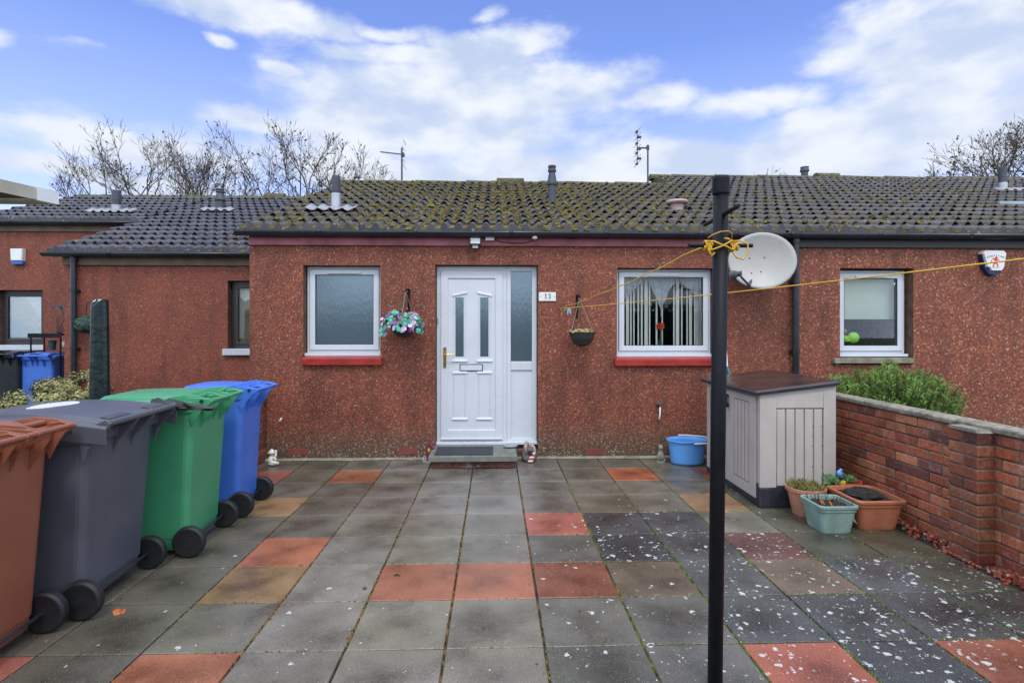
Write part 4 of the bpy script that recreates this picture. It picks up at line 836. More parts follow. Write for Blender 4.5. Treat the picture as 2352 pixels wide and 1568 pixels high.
# satellite dish
c = onY(1747, 599, 5.9); t = thing('satellite_dish', 'weathered pale satellite dish with rust spots, behind the black pole', 'satellite dish', (c.x, YW, c.z))
b = MB(); rot = Matrix.Rotation(R(-14), 3, 'Z') @ Matrix.Rotation(R(-8), 3, 'X'); nr, na = 10, 40; vs = [(0,.0,0)]; fs = []
vs = []
for i in range(nr+1):
    rr_ = i/nr
    for k in range(na):
        a = 2*math.pi*k/na; vs.append(rot @ Vector((.34*rr_*math.cos(a), .075*(1-rr_*rr_), .307*rr_*math.sin(a)))+Vector((c.x, 5.86, c.z)))
for i in range(nr):
    for k in range(na): q = (k+1)%na; fs.append((i*na+k, i*na+q, (i+1)*na+q, (i+1)*na+k))
for k in range(na):
    a = 2*math.pi*k/na; vs.append(rot @ Vector((.348*math.cos(a), .012, .314*math.sin(a)))+Vector((c.x, 5.86, c.z)))
for k in range(na): q = (k+1)%na; fs.append((nr*na+k, nr*na+q, (nr+1)*na+q, (nr+1)*na+k))
b.add(vs, fs); b.build('reflector', 'dish', t, smooth=True, solid=.004)
b = MB(); p0 = onY(1722, 656, 5.75); p1 = onY(1703, 637, 5.45); b.tube([p0+Vector((.02,.12,-.0)), p0, p1], .012, 8); b.tube([p0+Vector((.03,.1,0)), (c.x, 6.0, c.z-.1), (c.x+.02, YW, c.z)], .02, 8); b.build('arm', 'steel' if False else 'flue', t)
b = MB(); q = onY(1692, 632, 5.42); b.tube([q+Vector((-.04,.03,.0)), q+Vector((-.012,.0,.01)), q+Vector((.012,-.0,.012)), q+Vector((.04,-.02,.012))], [.045,.042,.026,.032], 12); b.build('receiver', 'flue', t)
for (px_, py_) in ((1724,590),(1757,590),(1727,626),(1748,624)):
    q = onY(px_, py_, 5.9); l = rot.inverted() @ (q-Vector((c.x,5.86,c.z))); rr_ = (l.x/.34)**2+(l.z/.307)**2; q2 = rot @ Vector((l.x, .075*(1-rr_)-.004, l.z))+Vector((c.x,5.86,c.z)); b = MB(); b.ball(q2, .009, 8, 5, sc=(1,.6,1)); b.build('rusty_bolt', 'rust', t)

# aerials
def aerial(name, label, pole_px, foot_py, top_py, Y, build):
    a = onY(pole_px, foot_py, Y); c = onY(pole_px, top_py, Y); t = thing(name, label, 'aerial', (a.x, Y, a.z)); b = MB(); b.tube([(a.x, Y, a.z-.1), (a.x, Y, c.z)], .016, 8); b.build('mast', 'flue', t); build(t, a, c); return t
def ya(t, a, c):
    b = MB(); p0 = onY(874, 349, 10.6); p1 = onY(926, 355, 10.0); b.tube([p0, p1], .012, 6); b.box(p1.x-.03, p1.x+.02, 9.98, 10.06, p1.z-.03, p1.z+.03); b.build('boom', 'flue', t)
    b = MB()
    for i in range(8):
        q = p0.lerp(p1, .1+i*.11); b.tube([q+Vector((-.11,.02,.13)), q+Vector((.11,-.02,-.13))], .004, 5)
    for k in (-.22,-.11,.0,.11,.22): b.tube([p1+Vector((-.02+abs(k)*.2,-.15,k)), p1+Vector((-.02+abs(k)*.2,.15,k))], .005, 5)
    b.build('element', 'steel', t)
aerial('tv_aerial', 'thin yagi aerial on a mast at the left of the mossy roof', 923, 412, 340, 10.0, ya)
def yb(t, a, c):
    b = MB(); z = onY(1488, 340, 10.2).z; b.tube([(c.x+.02,10.2,z), (c.x-.2,10.2,z)], .015, 6); b.tube([(c.x-.2,10.2,z-.32), (c.x-.2,10.2,z+.33)], .008, 6); b.lathe([(.03,-.03),(.03,.04)], (c.x,10.2,z), 8); b.build('boom', 'flue', t)
    b = MB()
    for i, dz in enumerate((-.30,-.2,-.1,-.02,.08,.2,.3)):
        sx = (-.03, .06)[i%2]; b.box(c.x-.2+min(0,sx), c.x-.2+max(.0,sx)+.012, 10.17, 10.23, z+dz-.014, z+dz+.014)
        b.tube([(c.x-.2, 9.95, z+dz), (c.x-.2, 10.45, z+dz)], .004, 4)
    b.build('element', 'flue', t)
aerial('tv_aerial', 'aerial with stacked stubby elements on a black mast where the two ridges meet', 1488, 415, 333, 10.2, yb)
# ---------------------------------------------------------------- doorstep and what stands by the door
fx0, fx1 = -.69, .232
t = thing('door_step', 'grey concrete slab step on a brick base below the white front door', 'step', (-.2, 5.95, 0))
b = MB(); b.loft([[(fx0,5.72,z), (fx1,5.72,z), (fx1,YF+.0,z), (fx0,YF+.0,z)] for z in (.082,.142)]); b.build('tread', 'concrete', t, bevel=.006)
b = MB(); x = fx0+.03
while x < fx1-.05:
    xe = min(x+.215, fx1-.03); k = rnd.uniform(.3,.65); b.box(x, xe, 5.757, 5.86, .008, .074, (.17*k,.05*k,.035*k,0)); x = xe+.01
b.box(fx0+.035, fx1-.035, 5.765, YW-.01, 0, .0815, (.05,.045,.035,0)); b.build('brick_base', 'brick', t, bevel=.004)
t = thing('door_mat', 'dark rubber mat lying on the grey doorstep', 'mat', (-.32, 5.95, .145)); b = MB()
m0, m1 = -.635, -.02; b.box(m0, m1, 5.755, 6.12, .1425, .150); b.build('mat_base', 'mat_rubber', t, bevel=.003)
b = MB(); bar = .02
for i in range(22): x = m0+.035+i*(m1-m0-.07)/21; b.box(x-.006, x+.006, 5.785, 6.09, .1505, .155)
b.box(m0+.004, m1-.004, 5.758, 5.78, .1502, .156); b.box(m0+.004, m1-.004, 6.095, 6.116, .1502, .156); b.build('mat_ribs', 'mat_rubber', t)
c = onY(1172, 1016, 6.1); b = MB(); b.ball((c.x, 6.1, .165), .085, 18, 10, sc=(1,.55,.26)); tag(b.build('stone', 'greystone', smooth=True), 'flat grey pebble on the step by the door threshold', 'stone')
# tree stump ornament
c = onY(1215, 1030, 6.08); bx, by = c.x, 6.07; t = thing('stump_ornament', 'hollow tree-stump ornament with little red and white striped steps', 'ornament', (bx, by, 0))
b = MB(); n = 20; rings = []
for i, (r, z) in enumerate(((.078,.01),(.08,.05),(.07,.10),(.062,.15),(.05,.19))):
    rings.append([(bx+r*(1+.08*math.sin(5*a+i))*math.cos(a), by+r*.8*(1+.08*math.sin(4*a))*math.sin(a), z+(.03*math.cos(a+2.2) if i == 4 else 0)) for a in [2*math.pi*k/n for k in range(n)]])
b.loft(rings); b.build('trunk', mat('stump_grey', (.16,.14,.14), .8, .3, 30, .6, 60), t, smooth=True)
b = MB(); b.tube([(bx-.035,by-.05,.10), (bx-.04,by-.045,.17), (bx-.025,by-.03,.225), (bx+.0,by-.035,.2), (bx+.05,by-.03,.165), (bx+.06,by-.04,.12), (bx+.055, by-.05,.07)], [.016,.02,.022,.02,.018,.014,.01], 8); b.build('branch_arch', mat('stump_wood', (.4,.32,.27), .7, .3, 30, .4), t, smooth=True)
b = MB(); b.lathe([(.028,0),(.028,.03),(.02,.045)], (bx+.012, by-.052, .085), 12); b.build('doorway', 'dark', t)
for i in range(5):
    b = MB(); b.box(bx+.0+.009*i-.018, bx+.04+.006*i-.0, by-.085+.004*i, by-.06+.006*i, .012+.02*i, .029+.02*i); b.build('striped_step', 'lionred' if i%2 else 'whitep', t, bevel=.004)
# little house ornament
c = onY(985, 1030, 6.1); bx, by = c.x, 6.08; t = thing('house_ornament', 'small dark red two-gabled cottage ornament left of the doorstep', 'ornament', (bx, by, 0))
b = MB(); b.box(bx-.035, bx+.055, by-.04, by+.04, .015, .085); b.box(bx-.02, bx+.04, by-.03, by+.03, .085, .16); b.prism([(bx-.02,.16),(bx+.04,.16),(bx+.01,.205)], by-.03, by+.03); b.build('cottage_wall', 'gnomered', t)
b = MB(); b.loft([[(bx+.0,y,.222),(bx+.006,y,.225),(bx+.075,y,.13),(bx+.068,y,.125)] for y in (by-.045,by+.04)]); b.loft([[(bx+.004,y,.222),(bx-.0,y,.226),(bx-.04,y,.15),(bx-.034,y,.147)] for y in (by-.045,by+.04)])
b.loft([[(bx-.045,y,.085),(bx-.02,y,.115),(bx+.05,y,.115),(bx+.07,y,.085)] for y in (by-.052,by+.04)]); b.build('cottage_roof', 'gnomered', t)
b = MB(); b.box(bx-.005,bx+.02,by-.0425,by-.031,.12,.155); b.box(bx+.01,bx+.04,by-.043,by-.0405,.04,.065); b.build('yellow_window', 'orange' if False else mat('win_yellow', (.6,.38,.08), .5), t)
b = MB(); b.tube([(bx-.045,by-.05,.015),(bx-.047,by-.05,.06),(bx-.035,by-.05,.085),(bx-.023,by-.05,.06),(bx-.025,by-.05,.015)], .0035, 6); b.build('arched_door', 'whitep', t)
b = MB(); b.lathe([(.07,.002),(.066,.016)], (bx,by,0), 16, sy=.75); b.build('base', 'sage', t)
# white figure
c = onY(627, 1045, 5.98); bx, by = c.x, 5.98; t = thing('white_ornament', 'white garden figure of a seated gnome by the wall corner', 'ornament', (bx,by,0))
b = MB(); b.ball((bx+.005,by,.02),.06,14,8,sc=(1,.8,.36)); b.ball((bx+.02,by-.03,.035),.03,10,6,sc=(1.5,.7,.6)); b.tube([(bx-.015,by,.02),(bx-.02,by,.06),(bx-.01,by,.105)],[.04,.034,.022],12); b.tube([(bx+.015,by-.01,.085),(bx+.04,by-.03,.06)],[.016,.012],8); b.build('figure', 'white', t, smooth=True)
b = MB(); b.ball((bx-.008,by-.004,.122),.024,12,8); b.lathe([(.048,0),(.03,.012),(.02,.028),(.002,.042)], (bx-.012,by,.135), 14); b.build('hat', 'white', t, smooth=True)
b = MB(); b.tube([(bx+.028,by-.01,.07),(bx+.034,by-.01,.14)],.012,8); b.ball((bx+.034,by-.01,.15),.016,8,6); b.build('lantern', 'white', t, smooth=True)
# stone cat
c = onY(1517, 1042, 5.98); bx, by = c.x, 5.98; t = thing('stone_cat', 'pale cast stone cat sitting beside the blue tub', 'statue', (bx,by,0))
b = MB(); b.lathe([(.05,0),(.05,.018),(.042,.022)], (bx,by,0), 16); b.build('plinth', 'statue', t)
b = MB(); b.loft([[(bx+rx*math.cos(a)+dx, by+ry*math.sin(a)+dy, z) for a in [2*math.pi*k/14 for k in range(14)]] for rx,ry,dx,dy,z in ((.036,.036,0,0,.022),(.04,.04,0,.004,.045),(.034,.033,0,.004,.08),(.025,.024,0,-.002,.115),(.017,.017,0,-.004,.135),(.022,.022,0,-.008,.150),(.025,.024,0,-.008,.168),(.018,.018,0,-.006,.186),(.006,.006,0,-.006,.193))])
for s in (-1,1): b.loft([[(bx+s*.015-.008,by-.01,.178),(bx+s*.015+.008,by-.01,.178),(bx+s*.015,by+.002,.178)],[(bx+s*.019-.001,by-.008,.206),(bx+s*.019+.001,by-.008,.206),(bx+s*.019,by-.006,.206)]])
for s in (-1,1): b.tube([(bx+s*.013,by-.03,.1),(bx+s*.014,by-.038,.03)],[.01,.011],8); 
b.tube([(bx+.03,by+.02,.03),(bx+.045,by-.01,.03),(bx+.03,by-.038,.03)],[.01,.01,.007],8); b.ball((bx,by-.032,.162),.01,8,6); b.build('cat', 'statue', t, smooth=True)
# blue tub
bx, by = 2.085, 5.93; t = thing('plastic_tub', 'light blue oval plastic tub with a white handle behind the storage box', 'tub', (bx,by,0))
b = MB(); n = 32
def ell(rx, ry, z): return [(bx+rx*math.cos(2*math.pi*k/n), by+ry*math.sin(2*math.pi*k/n), z) for k in range(n)]
b.loft([ell(.165,.115,.004), ell(.175,.125,.02), ell(.20,.15,.235), ell(.222,.168,.245), ell(.225,.17,.262), ell(.212,.158,.262), ell(.195,.145,.24), ell(.165,.115,.02)]); b.build('tub_body', 'bluetub', t, smooth=False, bevel=.003)
b = MB(); b.tube([(bx+.02,by-.175,.245),(bx+.24,by-.16,.25),(bx+.245,by+.12,.262),(bx+.05,by+.17,.272),(bx-.04,by+.165,.272)],.0085,8); b.build('handle', 'whitep', t, smooth=True)
# tap
c = onY(1513, 935, YW); t = thing('garden_tap', 'old outdoor tap with a white handle on the wall', 'tap', (c.x,YW,c.z))
b = MB(); b.tube([(c.x-.01,YW,c.z+.03),(c.x-.01,YW-.05,c.z+.035),(c.x+.012,YW-.055,c.z+.05)],[.018,.017,.014],10); b.tube([(c.x-.025,YW-.05,c.z+.05),(c.x+.025,YW-.05,c.z+.055)],.009,8); b.ball((c.x-.01,YW-.01,c.z+.03),.028,10,6,sc=(1,.4,1)); b.build('valve', 'flue', t, smooth=True)
b = MB(); b.tube([(c.x+.01,YW-.055,c.z+.025),(c.x+.01,YW-.055,c.z+.005)],.012,10); b.build('nozzle', 'gold', t)
b = MB(); b.tube([(c.x+.0,YW-.055,c.z+.01),(c.x-.002,YW-.05,c.z-.08),(c.x-.005,YW-.045,c.z-.125)],[.008,.009,.018],8); b.build('tap_sleeve', 'whitep', t, smooth=True)
# white pole leaning behind the box
c = onY(1669, 664, 6.0); c1 = onY(1670, 846, 6.0); t = thing('mop', 'white mop pole with a teal grip leaning behind the storage box', 'mop', (c.x,6.0,0))
b = MB(); b.tube([(c.x+.0,6.14,c.z),(c1.x,6.0,c1.z)],.013,8); b.build('pole', 'whitep', t)
b = MB(); b.tube([(c1.x,6.0,c1.z+.02),(c1.x+.02,5.94,c1.z-.1)],.017,8); b.build('grip', mat('teal_plastic',(.02,.13,.13),.4), t)
b = MB(); b.tube([(c1.x+.02,5.94,c1.z-.1),(c1.x+.06,5.72,.03)],.013,8); b.lathe([(.09,0),(.08,.06),(.02,.12)],(c1.x+.06,5.72,0),14); b.build('mop_head', 'whitep', t)

# ---------------------------------------------------------------- hanging baskets
def leafquad(b, p, n, s, rr, k=5, cup=.25):
    n = n.normalized(); a = n.orthogonal().normalized(); a = Matrix.Rotation(rr.uniform(0,6.28), 3, n) @ a; q = n.cross(a)
    ring = [p+(a*math.cos(2*math.pi*i/k)*rr.uniform(.8,1.2)+q*math.sin(2*math.pi*i/k))*s+n*cup*s*rr.uniform(-.6,1) for i in range(k)]
    b.add([p]+ring, [(0,1+i,1+(i+1)%k) for i in range(k)])
def bracket(t, x, z, out=.24, drop=.0):
    b = MB(); b.box(x-.012,x+.012,YW-.008,YW,z-.22,z+.02); b.tube([(x,YW-.005,z),(x,YW-out*.5,z+.04),(x,YW-out,z),(x,YW-out-.02,z+.02)],.007,6); b.tube([(x,YW-.005,z-.18),(x,YW-out*.6,z-.01)],.006,6)
    b.ball((x,YW-.01,z+.03),.014,8,6); b.build('bracket', 'postblack', t); return Vector((x, YW-out, z))
rr = random.Random(77)
c = onY(932, 668, 6.1); t = thing('hanging_basket', 'hanging basket overflowing with pink and purple flowers and mint green leaves', 'hanging basket', (c.x,YW,c.z))
hk = bracket(t, c.x+.02, onY(927,672,YW).z, .22); bc = onY(925, 745, 5.98)
b = MB(); b.lathe([(.02,-.14),(.08,-.12),(.12,-.08),(.14,-.02),(.145,0)], (bc.x+.01,5.98,bc.z), 18); b.build('basket', 'wicker', t)
b = MB()
for k in range(3): a = k*2.1+.5; b.tube([hk, (bc.x+.15*math.cos(a),5.98+.15*math.sin(a),bc.z)],.004,5)
b.build('chain', 'chain', t)
lf, ld_, fl, f2, f3 = MB(), MB(), MB(), MB(), MB()
for i in range(260):
    a = rr.uniform(0,6.28); e = rr.uniform(-.35,1.2); n = Vector((math.cos(a)*math.cos(e),math.sin(a)*math.cos(e),math.sin(e))); p = Vector((bc.x,5.97,bc.z-.01))+Vector((n.x*.225,n.y*.17,n.z*.145+.01))*rr.uniform(.75,1.08)
    if e < .1 and rr.random() < .35: p.z -= rr.uniform(0,.06)
    q = rr.random(); s = rr.uniform(.016,.032)
    leafquad(lf if q < .55 else ld_ if q < .70 else fl if q < .80 else f2 if q < .92 else f3, p, n+Vector((rr.uniform(-.7,.7),rr.uniform(-.9,.1),rr.uniform(-.3,.7))), s, rr, 6)
for i in range(16):
    p = Vector((bc.x-.17-.012*rr.uniform(0,5), 5.93+rr.uniform(-.03,.03), bc.z-.03-.02*rr.uniform(0,5))); leafquad(lf if i%3 else fl, p, Vector((-.3,-1,.3)), .022, rr, 6)
for m_, nm, mm in ((lf,'leaves','teal'),(ld_,'dark_leaves','tealdk'),(fl,'pink_flowers','pink'),(f2,'pale_flowers','lilac'),(f3,'purple_flowers','purple')): m_.build(nm, mm, t)  # dark leaves are spread at random among the teal ones
c = onY(1332, 690, 6.1); t = thing('hanging_basket', 'dark wicker half-empty hanging basket with a few dry leaves, left of the window', 'hanging basket', (c.x,YW,c.z))
hk = bracket(t, c.x-.02, onY(1328,700,YW).z+.07, .2); bc = onY(1337, 765, 6.0)
b = MB(); b.lathe([(.03,-.14),(.09,-.12),(.125,-.06),(.142,.0),(.148,.012),(.13,.012),(.12,-.04)], (bc.x,6.0,bc.z), 20); b.build('basket', 'wicker', t)
b = MB(); b.lathe([(.125,-.02),(.07,.0),(0,.01)], (bc.x,6.0,bc.z), 16); b.build('compost', 'soil', t)
b = MB(); k2 = hk
for k in range(3): a = k*2.1+3.5; b.tube([hk, (bc.x+.135*math.cos(a),6.0+.135*math.sin(a),bc.z+.01)],.004,5)
b.build('chain', 'chain', t)
la, lb_ = MB(), MB()
for i in range(34):
    a = rr.uniform(0,6.28); r_ = rr.uniform(.03,.13); p = Vector((bc.x-.02+r_*math.cos(a),5.98+r_*math.sin(a)*.8,bc.z+rr.uniform(.01,.04))); leafquad(la if i%2 else lb_, p, Vector((rr.uniform(-1,1),-.6,1)), rr.uniform(.01,.024), rr, 6)
la.build('dry_leaves', mat('dry_leaf',(.42,.3,.2),.8,.3,20), t); lb_.build('leaves', mat('yellowgreen_leaf',(.3,.33,.08),.7,.3,20), t)

# things on the window sills inside
p = onY(1517, 772, YF+.10); t = thing('flower_vase', 'red flower in a small vase behind the blinds of the right window', 'vase', (p.x,YF+.1,p.z-.12))
b = MB(); b.lathe([(.02,-.16),(.028,-.12),(.02,-.06),(.016,-.03)], p, 10); b.tube([p+Vector((0,0,-.05)),p+Vector((.004,0,.02))],.004,5); b.build('vase_body', 'glass', t)
b = MB(); p2 = onY(1517,748,YF+.1)
for i in range(26): leafquad(b, p2+Vector((rr.uniform(-.04,.04),rr.uniform(-.02,.02),rr.uniform(-.025,.025))), Vector((rr.uniform(-1,1),-1,rr.uniform(-.3,1))), .018, rr, 6)
b.build('flower_head', 'redfl', t)
b = MB(); b.tube([p2, p2+Vector((.004,0,-.14))], .006, 6); b.build('stem', 'stem', t)
p = onY(1956, 771, YF+.08); t = thing('soft_toy', 'lime green toy with an orange ball behind the glass of the right-hand house window', 'toy', (p.x,YF+.08,p.z))
b = MB(); b.ball(p+Vector((.02,0,-.02)), .065, 14, 10, sc=(1.1,.6,1)); b.ball(p+Vector((-.08,0,-.03)), .04, 12, 8, sc=(1.1,.7,.8)); b.ball(p+Vector((-.05,0,-.055)), .03, 10, 6, sc=(2.2,.8,.5)); b.build('toy_body', 'lime', t, smooth=True)
b = MB(); b.ball(p+Vector((-.085,0,.055)), .028, 12, 8); b.build('ball', 'orange', t, smooth=True)
for w_, fr_ in ((wR, HR),):                            # inner window board the toy stands on
    b = MB(); b.box(w_[0], w_[1], YF+.062, YF+.25, w_[2]+.02, w_[2]+.045); b.build('window_board', 'upvc2', fr_)
b = MB(); b.box(w2[0], w2[1], YF+.062, YF+.25, w2[2]+.02, w2[2]+.045); b.build('window_board', 'upvc2', H)

# ---------------------------------------------------------------- garden storage box
SX0, SX1, SY0, SY1 = 2.165, 2.80, 4.44, 5.60
t = thing('storage_box', 'large beige resin storage box with a dark brown sloping lid', 'storage box', ((SX0+SX1)/2,(SY0+SY1)/2,0))
def ztop(x): return .925+(x-SX0)/(SX1-SX0)*.075
b = MB(); b.box(SX0+.004,SX1-.012,SY0+.004,SY1-.004,.002,.19); b.box(SX0-.006,SX0+.1,SY0-.004,SY0+.04,.002,.17) ; b.build('plinth', 'boxdark', t, bevel=.012)
b = MB(); b.loft([[(SX0+.012,y,.06),(SX1-.01,y,.19),(SX1-.01,y,ztop(SX1)),(SX0+.012,y,ztop(SX0))] for y in (SY0+.022,SY1-.01)])
# side frame (front, facing the camera): stiles, rails and five boards
yS = SY0
def sb(x0,x1,z0,z1,y0=yS,y1=yS+.03): b.loft([[(x0,y,z0),(x1,y,z0),(x1,y,z1 if z1 is not None else ztop(x1)),(x0,y,z1 if z1 is not None else ztop(x0))] for y in (y0,y1)])
sb(SX0+.0,SX0+.138,.165,None); sb(SX1-.105,SX1-.0,.19,None); sb(SX0+.138,SX1-.105,.815,None)
body = b.build('body', 'boxbeige', t, bevel=.006, fix=True)
bx0, bx1 = SX0+.140, SX1-.107; n = 5; w_ = (bx1-bx0)/n
for i in range(n):
    b = MB(); b.box(bx0+i*w_+.005, bx0+(i+1)*w_-.005, yS+.006, yS+.03, .172, .806); b.build('side_board', 'boxbeige', t, bevel=.005)
b = MB()
for z in (.33,.50,.66,.58):
    for k in (4,5): x = bx0+k*w_-.0; b.box(x-.012,x-.006,yS+.0035,yS+.0055,z,z+.01)
b.build('vent_slot', 'gasket', t)
# doors on the left face
for (ya, yb_, nm) in ((SY0+.075, (SY0+SY1)/2-.004, 'near'), ((SY0+SY1)/2+.004, SY1-.04, 'far')):
    b = MB(); b.box(SX0-.006, SX0+.012, ya, yb_, .06, .9); d_ = b.build('door', 'boxbeige', t, bevel=.006)
    b = MB(); m = 4; a0, a1 = ya+.12, yb_-.11; w2_ = (a1-a0)/m
    fr_ = [(a0-.012,a0-.006,.16,.84),(a1+.006,a1+.012,.16,.84),(a0-.012,a1+.012,.84,.846),(a0-.012,a1+.012,.154,.16)]
    for q in fr_: b.box(SX0-.0066, SX0-.0055, *q)
    for i in range(1, m): b.box(SX0-.0066, SX0-.0055, a0+i*w2_-.003, a0+i*w2_+.003, .165, .838)
    b.build('door_groove', 'gasket', d_)
b = MB(); ym = (SY0+SY1)/2; b.tube([(SX0-.012,ym+.02,.85),(SX0-.04,ym,.84),(SX0-.045,ym-.0,.79),(SX0-.02,ym+.01,.75)],[.014,.018,.02,.02],10); b.build('handle', 'blackp', t, smooth=True)
b = MB(); b.tube([(SX0-.05,ym-.02,.78),(SX0-.055,ym-.03,.74),(SX0-.05,ym-.01,.70),(SX0-.04,ym+.01,.74)],.006,6); b.build('padlock', 'steel', t)
b = MB(); o_ = .045
def zl(x): return ztop(x)+.004
b.loft([rr_ for rr_ in ([(x,y,zl(x)+dz) for x,y,_ in rrect((SX0+SX1)/2-.01,(SY0+SY1)/2,SX1-SX0+o_*2-e,SY1-SY0+o_*1.5-e,.04,0)] for dz,e in ((.0,.008),(.022,0),(.03,.008)))]); lid = b.build('lid', 'boxdark', t, bevel=.003, fix=True)
b = MB(); b.loft([[(x,y,zl(x)+dz) for x,y,_ in rrect((SX0+SX1)/2-.01,(SY0+SY1)/2,SX1-SX0+o_*2-.04-e,SY1-SY0+o_*1.5-.04-e,.03,0)] for dz,e in ((.03,.0),(.036,.012))]); b.build('lid_panel', 'boxlid', lid, fix=True)

# ---------------------------------------------------------------- brick boundary wall with pier and coping
WX = 3.11
t = thing('garden_wall', 'low red brick garden wall with grey stone coping and a projecting pier', 'wall', (WX,2.5,0))
b = MB(); rw = random.Random(4)
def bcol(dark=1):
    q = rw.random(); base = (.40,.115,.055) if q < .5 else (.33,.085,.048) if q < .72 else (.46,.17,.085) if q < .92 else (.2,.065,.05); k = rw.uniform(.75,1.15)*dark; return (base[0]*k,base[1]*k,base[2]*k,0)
rows = 11
for r in range(rows):
    z = .003+r*.0745; y = -1.2+(.1125 if r%2 else 0)
    while y < YW-.01:
        ye = min(y+.215, YW-.004); j_ = rw.uniform(-.002,.003)
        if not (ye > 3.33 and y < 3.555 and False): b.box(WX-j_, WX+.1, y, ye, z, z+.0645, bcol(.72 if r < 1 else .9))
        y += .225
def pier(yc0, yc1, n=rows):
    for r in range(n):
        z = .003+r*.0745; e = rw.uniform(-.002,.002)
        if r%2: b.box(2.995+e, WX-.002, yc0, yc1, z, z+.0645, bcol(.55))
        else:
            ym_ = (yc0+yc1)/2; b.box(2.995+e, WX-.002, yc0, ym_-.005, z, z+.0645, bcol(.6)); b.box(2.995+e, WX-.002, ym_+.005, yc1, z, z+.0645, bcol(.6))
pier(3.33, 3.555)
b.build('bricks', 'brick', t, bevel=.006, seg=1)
b = MB(); b.box(WX+.007, WX+.095, -1.2, YW-.006, -.03, .822); b.box(3.003, WX+.02, 3.338, 3.548, -.03, .82); b.build('mortar', 'mortar', t)
b = MB(); b.loft([[(2.99+rw.uniform(-.004,.01),y,z),(WX,y,z),(WX,y+d,z),(2.99,y+d,z)] for y,d,z in ((3.325,.235,.8205),(3.345,.2,.84))]); b.build('pier_cap', 'coping', t)
y = -1.2
while y < YW-.1:
    ye = min(y+.6+rw.uniform(-.03,.03), YW-.003); dz = rw.uniform(-.002,.004); b = MB()
    b.loft([[(WX-.02,q,.823+dz),(WX-.022,q,.852+dz),(WX-.012,q,.862+dz),(WX+.125,q,.862+dz),(WX+.13,q,.823+dz)] for q in (y+.004, ye-.004)]); b.build('coping_stone', 'coping', t, bevel=.006, fix=True); y = ye
# brick stub wall behind the blue bin
t = thing('brick_stub', 'short dark brick garden wall behind the blue bin', 'wall', (-2.62,5.7,0)); b = MB()
for r in range(11):
    z = .003+r*.0745; y = 5.3+(.1125 if r%2 else 0)-.1125
    while y < YW-.01:
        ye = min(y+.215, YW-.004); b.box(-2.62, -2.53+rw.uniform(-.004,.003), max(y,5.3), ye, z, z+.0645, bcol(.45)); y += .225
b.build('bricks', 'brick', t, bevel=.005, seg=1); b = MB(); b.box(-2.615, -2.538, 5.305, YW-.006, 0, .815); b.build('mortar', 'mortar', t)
# stone chips along the wall
b = MB(); rw = random.Random(9)
for i in range(1700):
    y = rw.uniform(2.3, 4.2); x = 3.1-abs(rw.gauss(0,.06)); x = min(x, 3.09)
    if y > 3.30 and y < 3.57: x = min(x, 2.975)
    if y > 3.57 and rw.random() < .55: continue
    s_ = rw.uniform(.005,.011); k = rw.uniform(.45,1.15); q = rw.random(); col = (.30*k,.065*k,.035*k,0) if q < .84 else (.4*k,.25*k,.15*k,0) if q < .95 else (.5,.45,.38,0)
    b.cbox((x,y,.0+s_*.5+rw.uniform(0,.015)*(1-(3.1-x)*6)), (s_*2,s_*1.5,s_*1.1), Matrix.Rotation(rw.uniform(0,3),3,'Z')@Matrix.Rotation(rw.uniform(-.6,.6),3,'X'), col)
o = b.build('gravel', 'chips'); tag(o, 'red stone chippings along the foot of the brick wall', 'gravel', kind='stuff')

# ---------------------------------------------------------------- planters
def trough(name, label, x0, x1, y0, y1, h, m, rim=.022, rz=0, soil=.03):
    cx_, cy = (x0+x1)/2, (y0+y1)/2; t = thing(name, label, 'planter', (cx_,cy,0), rz); w, d = x1-x0, y1-y0; b = MB()
    R_ = lambda k, z, e=0: rrect(0,0,w*k-e,d*k-e,min(w,d)*.12,z,4)
    b.loft([R_(.74,.0),R_(.76,.012),R_(.9,h*.74),R_(.91,h*.75),R_(.94,h*.78),R_(.955,h-.024),R_(1,h-.022),R_(1.01,h-.006),R_(1,h),R_(.9,h),R_(.89,h-.01),R_(.86,h-.05)], True, False); b.build('trough', m, t, local=True, bevel=.002)
    b = MB(); n = 14; vs = []; fs = []
    for i in range(n+1):
        for k in range(n+1): vs.append((w*.87*(i/n-.5), d*.87*(k/n-.5), h-soil+.018*noise.noise((i*.5,k*.5,cx_))))
    for i in range(n):
        for k in range(n): a = i*(n+1)+k; fs.append((a,a+n+1,a+n+2,a+1))
    b.add(vs, fs); b.build('soil', 'soil', t, local=True)
    return t
t1 = trough('trough_planter', 'sage green rectangular planter with a leaf pattern and dead stalks', 2.31, 2.60, 3.84, 4.13, .205, 'sage', rz=0)
b = MB(); rw = random.Random(6)
for i in range(46):
    x, y = rw.uniform(-.11,.11), rw.uniform(-.11,.11); b.tube([(x,y,.165),(x+rw.uniform(-.03,.03),y+rw.uniform(-.03,.03),.18+rw.uniform(.02,.06))],.002,4)
b.build('dead_stalks', mat('stalk',(.09,.055,.035),.9,.4,30), t1, local=True)
b = MB()
for q in [(-.08,-.05),(-.04,-.09)]: leafquad(b, Vector((q[0],q[1],.21)), Vector((.5,-.6,.6)), .024, rw, 5)
b.build('fallen_leaf', 'leafor', t1, local=True)
b = MB()                                              # moulded garland on the pot faces
for s in range(2):
    for i in range(3):
        cx0 = -.09+i*.09
        for k in range(4):
            z = .155-.02*k; off = .1305-(.205-z)*.12
            if s == 0: b.tube([(cx0+.012*k-.015,-off,z),(cx0+.012*k+.01,-off-.001,z-.02)],[.006,.002],5)
            else: b.tube([(-off,cx0+.012*k-.015,z),(-off-.001,cx0+.012*k+.01,z-.02)],[.006,.002],5)
b.build('garland_relief', 'sage', t1, local=True)
